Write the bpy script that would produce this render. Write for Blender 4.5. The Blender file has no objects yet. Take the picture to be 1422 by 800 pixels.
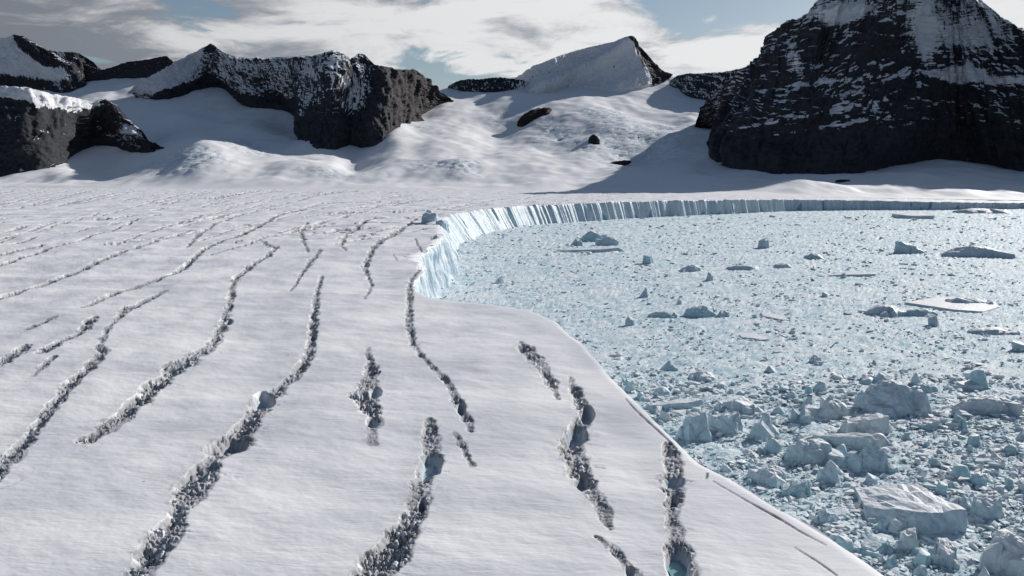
import bpy, bmesh, math, random
import numpy as np
from mathutils import Vector, Matrix

random.seed(7)
RNG = np.random.default_rng(7)
scene = bpy.context.scene
COL = scene.collection
R = math.radians

# ------------------------------------------------------------------ camera
H = 130.0                       # camera height over the sea, metres
F = 1116.0                      # focal length in photograph pixels (1422 wide)
CX, CY, YH = 711.0, 400.0, 245.0
PITCH = math.atan((CY - YH) / F)
cam_d = bpy.data.cameras.new('camera')
cam = bpy.data.objects.new('camera', cam_d)
COL.objects.link(cam)
cam.location = (0, 0, H)
cam.rotation_euler = (math.pi / 2 - PITCH, 0, 0)
cam_d.sensor_width = 36.0
cam_d.lens = 36.0 * F / 1422.0
cam_d.clip_start = 1.0
cam_d.clip_end = 60000.0
scene.camera = cam

# ------------------------------------------------------------------ light
SUN_AZ, SUN_EL = R(46), R(27)   # azimuth to the right of the view direction (+Y)
SUN_DIR = Vector((math.sin(SUN_AZ) * math.cos(SUN_EL), math.cos(SUN_AZ) * math.cos(SUN_EL), math.sin(SUN_EL)))
sun_d = bpy.data.lights.new('sun', 'SUN')
sun_d.energy = 4.9
sun_d.angle = R(0.6)
sun_d.color = (1.0, 0.96, 0.925)
sun = bpy.data.objects.new('sun', sun_d)
COL.objects.link(sun)
sun.rotation_euler = SUN_DIR.to_track_quat('Z', 'Y').to_euler()
scene.view_settings.view_transform = 'Standard'
scene.view_settings.look = 'None'
scene.view_settings.exposure = -0.07
scene.view_settings.gamma = 1.0
scene.cycles.use_denoising = True
scene.cycles.max_bounces = 6
scene.cycles.diffuse_bounces = 2


class NT:
    """small node-tree writer"""
    def __init__(self, tree):
        self.t = tree
        tree.nodes.clear()

    def n(self, kind, **kw):
        nd = self.t.nodes.new(kind)
        for k, v in kw.items():
            if k.startswith('_'):
                setattr(nd, k[1:], v)
            else:
                s = nd.inputs[k.replace('__', ' ')] if not k.isdigit() else nd.inputs[int(k)]
                self.put(s, v)
        return nd

    def put(self, s, v):
        if isinstance(v, bpy.types.NodeSocket):
            self.t.links.new(v, s)
        else:
            s.default_value = v

    def math(self, op, a, b=0.0, c=None, clamp=False):
        nd = self.t.nodes.new('ShaderNodeMath')
        nd.operation = op
        nd.use_clamp = clamp
        self.put(nd.inputs[0], a)
        self.put(nd.inputs[1], b)
        if c is not None:
            self.put(nd.inputs[2], c)
        return nd.outputs[0]

    def ramp(self, v, a, b, lo=0.0, hi=1.0):
        nd = self.t.nodes.new('ShaderNodeMapRange')
        nd.interpolation_type = 'SMOOTHSTEP'
        self.put(nd.inputs[0], v)
        for i, x in enumerate((a, b, lo, hi)):
            self.put(nd.inputs[i + 1], x)
        return nd.outputs[0]

    def mix(self, f, a, b, mode='MIX'):
        nd = self.t.nodes.new('ShaderNodeMix')
        nd.data_type = 'RGBA'
        nd.blend_type = mode
        self.put(nd.inputs[0], f)
        self.put(nd.inputs[6], a)
        self.put(nd.inputs[7], b)
        return nd.outputs[2]

    def noise(self, vec, scale, detail=4.0, rough=0.55, dist=0.0):
        nd = self.n('ShaderNodeTexNoise', Scale=scale, Detail=detail, Roughness=rough, Distortion=dist)
        if vec is not None:
            self.put(nd.inputs['Vector'], vec)
        return nd.outputs['Fac']

    def mapping(self, vec, scale=(1, 1, 1), loc=(0, 0, 0), rot=(0, 0, 0)):
        nd = self.t.nodes.new('ShaderNodeMapping')
        self.put(nd.inputs['Vector'], vec)
        nd.inputs['Location'].default_value = loc
        nd.inputs['Rotation'].default_value = rot
        nd.inputs['Scale'].default_value = scale
        return nd.outputs[0]


def col(r, g, b):
    return (r, g, b, 1.0)


# ------------------------------------------------------------------ sky: Nishita air above a broken cloud layer
world = bpy.data.worlds.new('World')
scene.world = world
world.use_nodes = True
w = NT(world.node_tree)
sky = w.n('ShaderNodeTexSky', _sky_type='NISHITA', _sun_disc=False)
sky.sun_elevation = SUN_EL
sky.sun_rotation = SUN_AZ
sky.altitude = 100
sky.air_density = 1.0
sky.dust_density = 0.6
tc = w.n('ShaderNodeTexCoord')
sep = w.n('ShaderNodeSeparateXYZ', Vector=tc.outputs['Generated'])
zz = w.math('ADD', w.math('MAXIMUM', sep.outputs[2], 0.0), 0.09)
plane = w.n('ShaderNodeCombineXYZ', X=w.math('DIVIDE', sep.outputs[0], zz), Y=w.math('DIVIDE', sep.outputs[1], zz), Z=0.0).outputs[0]
big = w.noise(w.mapping(plane, (0.34, 0.34, 1), (1.7, 3.1, 0)), 1.0, 5, 0.56, 0.3)
fine = w.noise(w.mapping(plane, (1.7, 1.5, 1), (5.2, 0.4, 0)), 1.0, 8, 0.62, 0.5)
cover = w.math('ADD', w.math('MULTIPLY', big, 0.65), w.math('MULTIPLY', fine, 0.35))
shade_n = w.noise(w.mapping(plane, (0.42, 0.36, 1), (8.3, 6.6, 0)), 1.0, 5, 0.5, 0.4)
dot = w.n('ShaderNodeVectorMath', _operation='DOT_PRODUCT')
w.put(dot.inputs[0], tc.outputs['Generated'])
dot.inputs[1].default_value = SUN_DIR
toward = w.ramp(dot.outputs['Value'], 0.15, 0.85)          # clouds near the sun are lit through, the others are grey
body = w.math('ADD', w.math('MULTIPLY', shade_n, 0.55), w.math('MULTIPLY', fine, 0.45))
lit = w.math('SUBTRACT', 0.59, w.math('MULTIPLY', toward, 0.095))
thin = w.ramp(body, w.math('SUBTRACT', lit, 0.06), w.math('ADD', lit, 0.05))
c_dark = w.mix(toward, col(0.19, 0.21, 0.245), col(0.38, 0.41, 0.46))
c_cloud = w.mix(thin, c_dark, w.mix(toward, col(0.60, 0.61, 0.63), col(0.85, 0.86, 0.865)))
bg_sky = w.n('ShaderNodeBackground', Color=sky.outputs[0], Strength=0.07)
bg_cl = w.n('ShaderNodeBackground', Color=c_cloud, Strength=1.0)
high = w.ramp(sep.outputs[2], 0.15, 0.42)                   # seen side on the layer closes up, overhead the gaps show
low = w.ramp(sep.outputs[2], 0.13, 0.02)
fac = w.ramp(w.math('SUBTRACT', w.math('ADD', cover, w.math('MULTIPLY', low, 0.05)), w.math('MULTIPLY', high, 0.22)), 0.445, 0.485)
mixs = w.n('ShaderNodeMixShader', Fac=fac)
w.put(mixs.inputs[1], bg_sky.outputs[0])
w.put(mixs.inputs[2], bg_cl.outputs[0])
w.put(w.n('ShaderNodeOutputWorld').inputs[0], mixs.outputs[0])


# ------------------------------------------------------------------ numeric helpers
def _hash2(ix, iy, seed):
    h = (ix.astype(np.int64) * 374761393 + iy.astype(np.int64) * 668265263 + seed * 974711) & 0x7fffffff
    h = ((h ^ (h >> 13)) * 1274126177) & 0x7fffffff
    return (h ^ (h >> 16)) & 0xffff


_ANG = np.arange(65536) / 65536.0 * 2 * np.pi
_GX, _GY = np.cos(_ANG), np.sin(_ANG)


def perlin(x, y, seed=0):
    x0 = np.floor(x); y0 = np.floor(y)
    fx = x - x0; fy = y - y0
    ix = x0.astype(np.int64); iy = y0.astype(np.int64)
    u = fx * fx * fx * (fx * (fx * 6 - 15) + 10)
    v = fy * fy * fy * (fy * (fy * 6 - 15) + 10)

    def g(dx, dy):
        h = _hash2(ix + dx, iy + dy, seed)
        return _GX[h] * (fx - dx) + _GY[h] * (fy - dy)
    a = g(0, 0); b = g(1, 0); c = g(0, 1); d = g(1, 1)
    return 1.5 * ((a * (1 - u) + b * u) * (1 - v) + (c * (1 - u) + d * u) * v)


def fbm(x, y, oct=4, seed=0, gain=0.5, lac=2.03):
    s = 0; a = 1.0; n = 0
    for i in range(oct):
        s = s + a * perlin(x, y, seed + i * 17)
        n += a
        a *= gain
        x = x * lac + 13.7
        y = y * lac + 7.1
    return s / n


def ridged(x, y, oct=4, seed=0, gain=0.5, lac=2.03):
    s = 0; a = 1.0; n = 0
    for i in range(oct):
        s = s + a * (1 - 2 * np.abs(perlin(x, y, seed + i * 17)))
        n += a
        a *= gain
        x = x * lac + 3.7
        y = y * lac + 9.1
    return s / n


def worley(x, y, seed=0):
    """distance to nearest and second feature point, and a random number of the nearest cell"""
    ix = np.floor(x).astype(np.int64); iy = np.floor(y).astype(np.int64)
    d1 = np.full(x.shape, 9.0); d2 = np.full(x.shape, 9.0); rid = np.zeros(x.shape)
    for dx in (-1, 0, 1):
        for dy in (-1, 0, 1):
            h = _hash2(ix + dx, iy + dy, seed)
            h2 = _hash2(ix + dx, iy + dy, seed + 77)
            px = ix + dx + h / 65536.0; py = iy + dy + h2 / 65536.0
            d = np.hypot(px - x, py - y)
            near = d < d1
            d2 = np.where(near, d1, np.minimum(d2, d))
            rid = np.where(near, ((h * 31 + h2 * 17) & 1023) / 1023.0, rid)
            d1 = np.where(near, d, d1)
    return d1, d2, rid


def sstep(a, b, x):
    t = np.clip((x - a) / (b - a), 0, 1)
    return t * t * (3 - 2 * t)


CP, SP = math.cos(PITCH), math.sin(PITCH)


def ray(px, py):
    u = (np.asarray(px, float) - CX) / F
    v = -(np.asarray(py, float) - CY) / F
    return u, CP + v * SP, -SP + v * CP


def on_z(px, py, z):
    """ground point that the photograph shows at px, py, on a level of height z"""
    x, y, zz_ = ray(px, py)
    t = (H - z) / np.maximum(-zz_, 1e-5)
    return x * t, y * t


def at_y(px, py, Y):
    x, y, zz_ = ray(px, py)
    t = Y / y
    return x * t, np.asarray(Y, float) + 0 * x, H + zz_ * t


def proj(x, y, z):
    dz = z - H
    c = y * CP - dz * SP
    up = y * SP + dz * CP
    return CX + F * x / c, CY - F * up / c


def new_mesh(name, verts, faces, mat=None, smooth=True, attrs=None, normals=None):
    verts = np.ascontiguousarray(verts, dtype=np.float32)
    faces = np.ascontiguousarray(faces, dtype=np.int32)
    k = faces.shape[1]
    me = bpy.data.meshes.new(name)
    me.vertices.add(len(verts))
    me.vertices.foreach_set('co', verts.ravel())
    me.loops.add(faces.size)
    me.loops.foreach_set('vertex_index', faces.ravel())
    me.polygons.add(len(faces))
    me.polygons.foreach_set('loop_start', np.arange(0, faces.size, k, dtype=np.int32))
    me.update(calc_edges=True)
    me.polygons.foreach_set('use_smooth', np.full(len(faces), smooth, dtype=bool))
    for an, av in (attrs or {}).items():
        a = me.attributes.new(an, 'FLOAT', 'POINT')
        a.data.foreach_set('value', np.ascontiguousarray(av, dtype=np.float32))
    if mat:
        me.materials.append(mat)
    if normals is not None:
        me.normals_split_custom_set_from_vertices(np.asarray(normals, dtype=np.float32).tolist())
    return me


def add(name, me, parent=None, **props):
    o = bpy.data.objects.new(name, me)
    COL.objects.link(o)
    if parent:
        o.parent = parent
    for k, v in props.items():
        o[k] = v
    return o


def grid_faces(nr, nc):
    i = np.arange((nr - 1) * (nc - 1))
    r = i // (nc - 1); c = i % (nc - 1)
    a = r * nc + c
    return np.stack([a, a + 1, a + nc + 1, a + nc], 1)


def vert_normals(v, f):
    n = np.cross(v[f[:, 2]] - v[f[:, 0]], v[f[:, 3]] - v[f[:, 1]])
    out = np.zeros_like(v)
    for k in range(4):
        for a in range(3):
            out[:, a] += np.bincount(f[:, k], n[:, a], len(v))
    l = np.linalg.norm(out, axis=1, keepdims=True)
    return out / np.maximum(l, 1e-12)


def polyline(pts, step):
    """resample a polyline (n,k) to about the given step along its first two coordinates"""
    p = np.asarray(pts, float)
    seg = np.hypot(*(np.diff(p[:, :2], axis=0).T))
    s = np.concatenate([[0], np.cumsum(seg)])
    n = max(2, int(s[-1] / step) + 1)
    t = np.linspace(0, s[-1], n)
    return np.stack([np.interp(t, s, p[:, i]) for i in range(p.shape[1])], 1)


def blob(px, py, cx, cy, rx, ry):
    return np.exp(-(((px - cx) / rx) ** 2 + ((py - cy) / ry) ** 2))


# ------------------------------------------------------------------ materials
def material(name):
    m = bpy.data.materials.new(name)
    m.use_nodes = True
    return m, NT(m.node_tree)


def finish(t, color, rough=0.7, bump=None, bump_d=1.0, bump_s=1.0, spec=0.3, sss=0.0):
    b = t.n('ShaderNodeBsdfPrincipled')
    t.put(b.inputs['Base Color'], color)
    t.put(b.inputs['Roughness'], rough)
    b.inputs['Specular IOR Level'].default_value = spec
    if bump is not None:
        bn = t.n('ShaderNodeBump', Strength=bump_s, Distance=bump_d, Height=bump)
        t.put(b.inputs['Normal'], bn.outputs[0])
    t.put(t.n('ShaderNodeOutputMaterial').inputs[0], b.outputs[0])
    return b


def attr(t, name):
    return t.n('ShaderNodeAttribute', _attribute_name=name).outputs['Fac']


def mat_glacier():
    m, t = material('glacier_snow')
    pos = t.n('ShaderNodeNewGeometry').outputs['Position']
    big_n = t.ramp(t.noise(t.mapping(pos, (0.009, 0.022, 0.02)), 1.0, 6, 0.6), 0.3, 0.68)
    streak = t.noise(t.mapping(pos, (0.06, 0.26, 0.2), rot=(0, 0, R(20))), 1.0, 6, 0.62, 1.2)
    grit = t.noise(pos, 1.3, 6, 0.65)
    snow = t.mix(big_n, col(0.62, 0.63, 0.655), col(0.84, 0.84, 0.84))
    snow = t.mix(t.ramp(streak, 0.58, 0.78, 0, 0.22), snow, col(0.62, 0.62, 0.63))
    dirt_shade = t.mix(grit, col(0.085, 0.090, 0.097), col(0.36, 0.37, 0.385))  # soiled snow tone, also used as painted shade in the crevasses
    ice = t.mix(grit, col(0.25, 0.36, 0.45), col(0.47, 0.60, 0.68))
    d = t.math('MULTIPLY', attr(t, 'dirt_shade'), t.ramp(grit, 0.30, 0.50, 0.80, 1.0))
    c = t.mix(d, snow, dirt_shade)
    c = t.mix(attr(t, 'ice'), c, ice)
    b = t.math('ADD', t.math('MULTIPLY', streak, 0.8), t.math('MULTIPLY', t.noise(t.mapping(pos, (0.25, 1.1, 1)), 1.0, 5, 0.6), 0.35))
    finish(t, c, 0.62, b, 0.45, 0.6, 0.2)
    return m


def mat_cliff():
    m, t = material('cliff_ice')
    pos = t.n('ShaderNodeNewGeometry').outputs['Position']
    v = t.noise(t.mapping(pos, (0.09, 0.05, 0.018)), 1.0, 6, 0.6, 0.6)
    f = t.noise(t.mapping(pos, (0.5, 0.3, 0.12)), 1.0, 6, 0.65)
    c = t.mix(t.ramp(v, 0.35, 0.65), col(0.41, 0.54, 0.62), col(0.61, 0.70, 0.75))
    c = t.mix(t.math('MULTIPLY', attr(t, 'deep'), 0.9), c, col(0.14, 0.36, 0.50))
    c = t.mix(attr(t, 'top'), c, col(0.82, 0.83, 0.84))
    c = t.mix(t.ramp(f, 0.5, 0.75, 0, 0.40), c, col(0.70, 0.76, 0.79))
    finish(t, c, 0.5, f, 2.5, 0.7, 0.35)
    return m


def mat_rock():
    m, t = material('mountain_rock_and_snow')
    g = t.n('ShaderNodeNewGeometry')
    pos = g.outputs['Position']
    fine_n = t.noise(pos, 0.03, 8, 0.68)
    strat = t.noise(t.mapping(pos, (0.0012, 0.0012, 0.022), rot=(0, R(-9), 0)), 1.0, 6, 0.6, 0.3)
    rock = t.mix(t.ramp(fine_n, 0.3, 0.7), col(0.013, 0.0145, 0.018), col(0.046, 0.051, 0.060))
    rock = t.mix(t.ramp(strat, 0.42, 0.6), rock, t.mix(0.5, rock, col(0.046, 0.047, 0.051)))
    rock = t.mix(attr(t, 'red'), rock, t.mix(fine_n, col(0.016, 0.012, 0.012), col(0.045, 0.030, 0.029)))
    fallv = t.n('ShaderNodeCombineXYZ', X=attr(t, 'across'), Y=attr(t, 'along'), Z=0.0).outputs[0]
    streak = t.noise(t.mapping(fallv, (0.055, 0.0105, 1), rot=(0, 0, R(16))), 1.0, 6, 0.62, 0.5)
    lines = t.noise(t.mapping(pos, (0.0042, 0.0042, 0.105), rot=(0, R(-9), 0)), 1.0, 8, 0.66, 0.9)
    var = t.math('ADD', t.math('MULTIPLY', streak, t.math('SUBTRACT', 1.0, attr(t, 'strata'))), t.math('MULTIPLY', lines, attr(t, 'strata')))
    e = t.math('ADD', attr(t, 'snow'), t.math('MULTIPLY', t.math('SUBTRACT', fine_n, 0.5), 0.45))
    e = t.math('ADD', e, t.math('MULTIPLY', t.math('SUBTRACT', var, 0.5), 2.3))
    c = t.mix(t.ramp(e, 0.42, 0.58), rock, col(0.78, 0.79, 0.81))
    finish(t, c, 0.8, t.math('ADD', fine_n, t.math('MULTIPLY', var, 0.6)), 14.0, 0.8, 0.2)
    return m


def mat_snowfield():
    m, t = material('far_snow')
    pos = t.n('ShaderNodeNewGeometry').outputs['Position']
    a = t.noise(t.mapping(pos, (0.0035, 0.006, 0.006)), 1.0, 6, 0.55)
    f = t.noise(t.mapping(pos, (0.02, 0.035, 0.03)), 1.0, 7, 0.6)
    c = t.mix(a, col(0.80, 0.80, 0.805), col(0.88, 0.875, 0.87))
    c = t.mix(t.math('MULTIPLY', attr(t, 'ice'), t.ramp(f, 0.42, 0.6)), c, col(0.36, 0.50, 0.60))
    h = t.math('ADD', t.math('MULTIPLY', a, 0.15), t.math('MULTIPLY', f, t.math('ADD', 0.05, attr(t, 'ice'))))
    finish(t, c, 0.65, h, 22.0, 0.45, 0.2)
    return m


def mat_sea_ice():
    m, t = material('brash_covered_sea')
    pos = t.n('ShaderNodeNewGeometry').outputs['Position']
    n1 = t.noise(pos, 0.45, 8, 0.68)
    n2 = t.noise(t.mapping(pos, (0.010, 0.024, 0.02)), 1.0, 6, 0.65, 0.6)
    n3 = t.noise(pos, 0.11, 6, 0.7)
    v = t.math('ADD', attr(t, 'chunk'), t.math('MULTIPLY', t.math('SUBTRACT', n1, 0.5), 1.1))
    v = t.math('ADD', v, t.math('MULTIPLY', t.math('SUBTRACT', n3, 0.5), 1.3))
    c = t.mix(t.ramp(v, 0.15, 0.85), col(0.36, 0.53, 0.60), col(0.73, 0.80, 0.825))
    c = t.mix(t.ramp(n2, 0.45, 0.66, 0, 0.6), c, col(0.80, 0.825, 0.83))
    finish(t, c, 0.7, n1, 1.2, 0.9, 0.12)
    return m


def mat_berg(name, dark, light, cap):
    m, t = material(name)
    g = t.n('ShaderNodeNewGeometry')
    pos = g.outputs['Position']
    oi = t.n('ShaderNodeObjectInfo')
    nz = t.n('ShaderNodeSeparateXYZ', Vector=g.outputs['Normal']).outputs[2]
    n1 = t.noise(pos, 0.35, 7, 0.62)
    n2 = t.noise(pos, 1.6, 5, 0.6)
    body = t.mix(t.ramp(n1, 0.3, 0.7), dark, light)
    body = t.mix(t.math('MULTIPLY', oi.outputs['Random'], 0.30), body, col(0.46, 0.63, 0.67))
    snow = t.math('MULTIPLY', t.ramp(t.math('ADD', nz, t.math('MULTIPLY', t.math('SUBTRACT', n1, 0.5), 0.7)), 0.45, 0.85), cap)
    c = t.mix(snow, body, col(0.80, 0.81, 0.815))
    finish(t, c, 0.5, t.math('ADD', n1, t.math('MULTIPLY', n2, 0.3)), 1.2, 0.7, 0.18)
    return m


def mat_brash():
    m, t = material('brash_chunks')
    g = t.n('ShaderNodeNewGeometry')
    n1 = t.noise(g.outputs['Position'], 0.9, 5, 0.6)
    tint = attr(t, 'tint')
    c = t.mix(t.ramp(tint, 0.0, 0.45), col(0.30, 0.49, 0.57), col(0.57, 0.69, 0.74))
    c = t.mix(t.ramp(tint, 0.4, 1.0), c, col(0.82, 0.835, 0.84))
    c = t.mix(t.math('MULTIPLY', n1, 0.35), c, col(0.55, 0.66, 0.70))
    finish(t, c, 0.65, n1, 0.4, 0.5, 0.15)
    return m


def mat_pool():
    m, t = material('meltwater')
    pos = t.n('ShaderNodeNewGeometry').outputs['Position']
    n1 = t.noise(pos, 0.5, 4, 0.5)
    finish(t, t.mix(n1, col(0.16, 0.33, 0.36), col(0.24, 0.42, 0.44)), 0.12, n1, 0.02, 0.3, 0.5)
    return m


M_GLACIER, M_CLIFF, M_ROCK, M_FAR, M_SEA = mat_glacier(), mat_cliff(), mat_rock(), mat_snowfield(), mat_sea_ice()
M_BERG = mat_berg('berg_ice', col(0.38, 0.51, 0.59), col(0.58, 0.69, 0.75), 0.85)
M_BERG_SNOWY = mat_berg('berg_snow', col(0.52, 0.60, 0.65), col(0.73, 0.75, 0.765), 1.0)
M_BERG_TEAL = mat_berg('berg_blue_ice', col(0.30, 0.49, 0.56), col(0.50, 0.68, 0.73), 0.65)
M_BRASH, M_POOL = mat_brash(), mat_pool()


# ------------------------------------------------------------------ glacier: outline of its edge
def glacier_level(X, Y):
    """broad height of the glacier surface"""
    return 50.0 - 33.0 * sstep(300, 2700, X)


def on_glacier(px, py):
    z = 50.0
    for _ in range(4):
        X, Y = on_z(px, py, z)
        z = glacier_level(X, Y)
    return X, Y


EDGE_PX = [(1640, 1130), (1380, 905), (1233, 799), (1184, 763), (1160, 748), (1137, 730), (1108, 716), (1077, 705), (1062, 696), (1038, 675), (1008, 662),
           (978, 648), (942, 617), (909, 584), (884, 558), (862, 539), (838, 512), (810, 481), (775, 449), (742, 431), (700, 424), (660, 420), (625, 416), (592, 411)]
CLIFF_PX = [(571, 391, 607, 410), (588, 375, 622, 390), (583, 355, 628, 372), (597, 343, 634, 362), (615, 334, 642, 355), (611, 323, 648, 351),
            (602, 309, 653, 343), (613, 303, 657, 338), (635, 298, 672, 333), (659, 293, 692, 328), (702, 288, 730, 319), (785, 284, 800, 308.5),
            (900, 280, 905, 301), (1000, 278.4, 1005, 295), (1100, 277.4, 1105, 290), (1200, 278.6, 1203, 287), (1300, 280.6, 1302, 284.4),
            (1420, 282.0, 1421, 283.6), (1700, 284.0, 1700, 284.6)]
edge = []
for px, py in EDGE_PX:
    X, Y = on_glacier(px, py)
    edge.append((float(X), float(Y), 6.0))
n_lobe = len(edge)
for px, py, bx, by in CLIFF_PX:
    X, Y = on_glacier(px, py)
    BX, BY = on_z(bx, by, 0.0)
    edge.append((float(X), float(Y), 6.0))
edge = np.array(edge)
edge[n_lobe:, 2] = [9, 10, 11, 12, 14, 24, 34, 38, 40, 36, 30, 24, 18, 15, 12, 9, 7, 5, 5]   # how far the foot of the cliff stands out from its top
E = polyline(edge, 2.2)
# smooth corners a little and break the line up
for _ in range(6):
    E[1:-1] = 0.25 * E[:-2] + 0.5 * E[1:-1] + 0.25 * E[2:]
tan = np.gradient(E[:, :2], axis=0)
tan /= np.linalg.norm(tan, axis=1, keepdims=True)
out_n = np.stack([tan[:, 1], -tan[:, 0]], 1)       # points away from the glacier
S_E = np.arange(len(E)) * 2.2
dist_E = np.hypot(E[:, 0], E[:, 1])
amp = np.interp(dist_E, [0, 250, 520, 650, 1000, 2500], [0.5, 0.8, 1.6, 3.5, 6.0, 9.0])
wob = fbm(S_E / 26.0, S_E * 0 + 3.3, 4, 5) * 1.6 + fbm(S_E / 110.0, S_E * 0 + 8.3, 3, 9) * 1.8
E[:, :2] += out_n * (amp * wob)[:, None]

POLY = np.concatenate([E[:, :2], [[6000, 12000], [-9000, 12000], [-9000, -300], [E[0, 0], -300]]])


def inside_rows(Yr, Xrow):
    """inside test for grid points in rows of equal Y"""
    res = np.zeros(Xrow.shape, bool)
    near = np.full(Xrow.shape, 1e9)
    a = POLY; b = np.roll(POLY, -1, axis=0)
    for i, y in enumerate(Yr):
        m = ((a[:, 1] <= y) & (b[:, 1] > y)) | ((b[:, 1] <= y) & (a[:, 1] > y))
        if not m.any():
            continue
        xs = np.sort(a[m, 0] + (y - a[m, 1]) / (b[m, 1] - a[m, 1]) * (b[m, 0] - a[m, 0]))
        k = np.searchsorted(xs, Xrow[i])
        res[i] = (k % 2) == 1
    return res


def near_edge(P, pts=None, chunk=20000):
    """nearest point on the glacier edge and its distance"""
    A = E[:-1, :2] if pts is None else pts[:-1]
    B = E[1:, :2] if pts is None else pts[1:]
    AB = B - A
    L2 = (AB ** 2).sum(1)
    Q = np.zeros_like(P)
    D = np.zeros(len(P))
    for c in range(0, len(P), chunk):
        p = P[c:c + chunk]
        t = np.clip(((p[:, None, :] - A[None]) * AB[None]).sum(2) / L2[None], 0, 1)
        q = A[None] + t[..., None] * AB[None]
        d = ((p[:, None, :] - q) ** 2).sum(2)
        j = d.argmin(1)
        ii = np.arange(len(p))
        Q[c:c + chunk] = q[ii, j]
        D[c:c + chunk] = np.sqrt(d[ii, j])
    return Q, D


# ------------------------------------------------------------------ glacier: crevasse lines (photograph pixels and width in pixels)
CREV = [
    # points, depth factor, label
    ([(388, 538, 14), (365, 552, 34), (348, 585, 26), (322, 618, 34), (296, 642, 30), (270, 676, 34), (248, 712, 32), (226, 746, 34), (205, 776, 40), (180, 812, 44), (150, 850, 40)], 0.9),
    ([(386, 342, 6), (372, 354, 8), (346, 371, 9), (326, 390, 12), (318, 424, 14), (311, 450, 16), (294, 481, 16), (258, 503, 26), (222, 530, 22), (182, 565, 20), (150, 592, 18), (118, 612, 12)], 0.7),
    ([(447, 383, 7), (440, 408, 12), (437, 440, 16), (434, 470, 16), (430, 492, 16), (408, 523, 18), (388, 536, 10)], 0.9),
    ([(445, 347, 8), (430, 367, 11), (420, 381, 8), (403, 403, 4)], 0.7),
    ([(427, 309, 5), (418, 322, 11), (422, 338, 9), (428, 349, 6)], 0.7),
    ([(512, 482, 8), (516, 515, 22), (505, 550, 36), (520, 580, 30), (516, 614, 18)], 0.6),
    ([(596, 580, 12), (600, 635, 40), (584, 672, 34), (580, 700, 36), (563, 735, 38), (538, 770, 44), (510, 805, 46), (470, 850, 40)], 0.8),
    ([(576, 330, 5), (585, 350, 6), (583, 372, 9), (569, 392, 12), (569, 414, 13), (568, 449, 15), (575, 478, 12), (590, 498, 9), (603, 514, 8), (622, 531, 12), (640, 565, 15), (656, 597, 10)], 0.8),
    ([(632, 598, 6), (644, 618, 13), (656, 644, 9)], 0.6),
    ([(722, 474, 10), (733, 490, 24), (750, 510, 20), (768, 535, 14), (776, 552, 8)], 0.6),
    ([(792, 525, 10), (804, 552, 20), (812, 574, 24), (800, 598, 34), (792, 622, 36), (804, 650, 30), (818, 678, 24), (836, 706, 22), (848, 735, 12)], 0.8),
    ([(828, 748, 6), (846, 762, 10), (862, 778, 14), (884, 802, 14), (905, 830, 12)], 0.6),
    ([(868, 553, 2), (884, 571, 2.6), (915, 599, 3.6), (939, 623, 4.5)], 1.5),
    ([(928, 616, 14), (936, 640, 30), (932, 662, 36), (938, 690, 26), (932, 715, 24), (938, 742, 30), (942, 776, 40), (950, 806, 34), (958, 840, 24)], 0.8),
    ([(982, 657, 5), (980, 664, 5)], 1.0),
    ([(990, 668, 1.6), (1034, 694, 2.0), (1073, 715, 3.2), (1109, 737, 2.6), (1146, 757, 1.5)], 1.6),
    ([(1103, 761, 1.5), (1132, 778, 2.6), (1162, 799, 2.4)], 1.5),
    ([(230, 404, 4), (210, 413, 6), (178, 428, 14), (164, 442, 10), (147, 461, 10), (138, 482, 14), (145, 490, 20), (128, 508, 18), (100, 533, 16), (84, 552, 16), (58, 580, 18), (40, 606, 18), (16, 632, 24), (-20, 670, 26)], 0.7),
    ([(132, 440, 14), (112, 462, 12), (88, 472, 8), (58, 490, 12)], 0.7),
    ([(78, 440, 6), (40, 457, 6)], 0.7),
    ([(36, 478, 14), (10, 500, 18), (-30, 522, 16)], 0.8),
    ([(76, 496, 10), (46, 522, 7)], 0.7),
    ([(263, 320, 3), (216, 336, 3.5), (162, 353, 5), (101, 381, 6), (40, 402, 6), (-40, 428, 6)], 1.0),
    ([(422, 291, 3), (385, 299, 4), (341, 324, 8), (300, 338, 4), (280, 348, 8), (263, 365, 9), (236, 383, 6), (175, 403, 6), (115, 426, 4)], 0.9),
    ([(331, 299, 3), (297, 312, 4), (275, 326, 9), (260, 342, 5)], 0.8),
    ([(192, 304, 2.5), (165, 317, 3), (91, 339, 3.5), (30, 358, 4), (-30, 379, 5)], 1.0),
    ([(280, 299, 2.5), (233, 314, 3.5), (202, 324, 3.5), (162, 339, 2.5)], 1.0),
    ([(62, 340, 2.5), (16, 350, 3), (-40, 362, 3)], 1.0),
    ([(50, 330, 2), (0, 342, 3)], 1.0),
    ([(518, 303, 6), (508, 307, 7), (494, 318, 8), (481, 325, 9), (474, 340, 7), (480, 350, 3)], 0.8),
    ([(578, 304, 5), (559, 317, 8), (535, 331, 10), (518, 345, 12), (506, 370, 13), (516, 394, 9), (507, 417, 3)], 0.8),
    ([(362, 335, 4), (378, 343, 7), (386, 345, 4)], 0.6),
    ([(546, 352, 3), (552, 362, 4)], 0.6),
]
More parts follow.
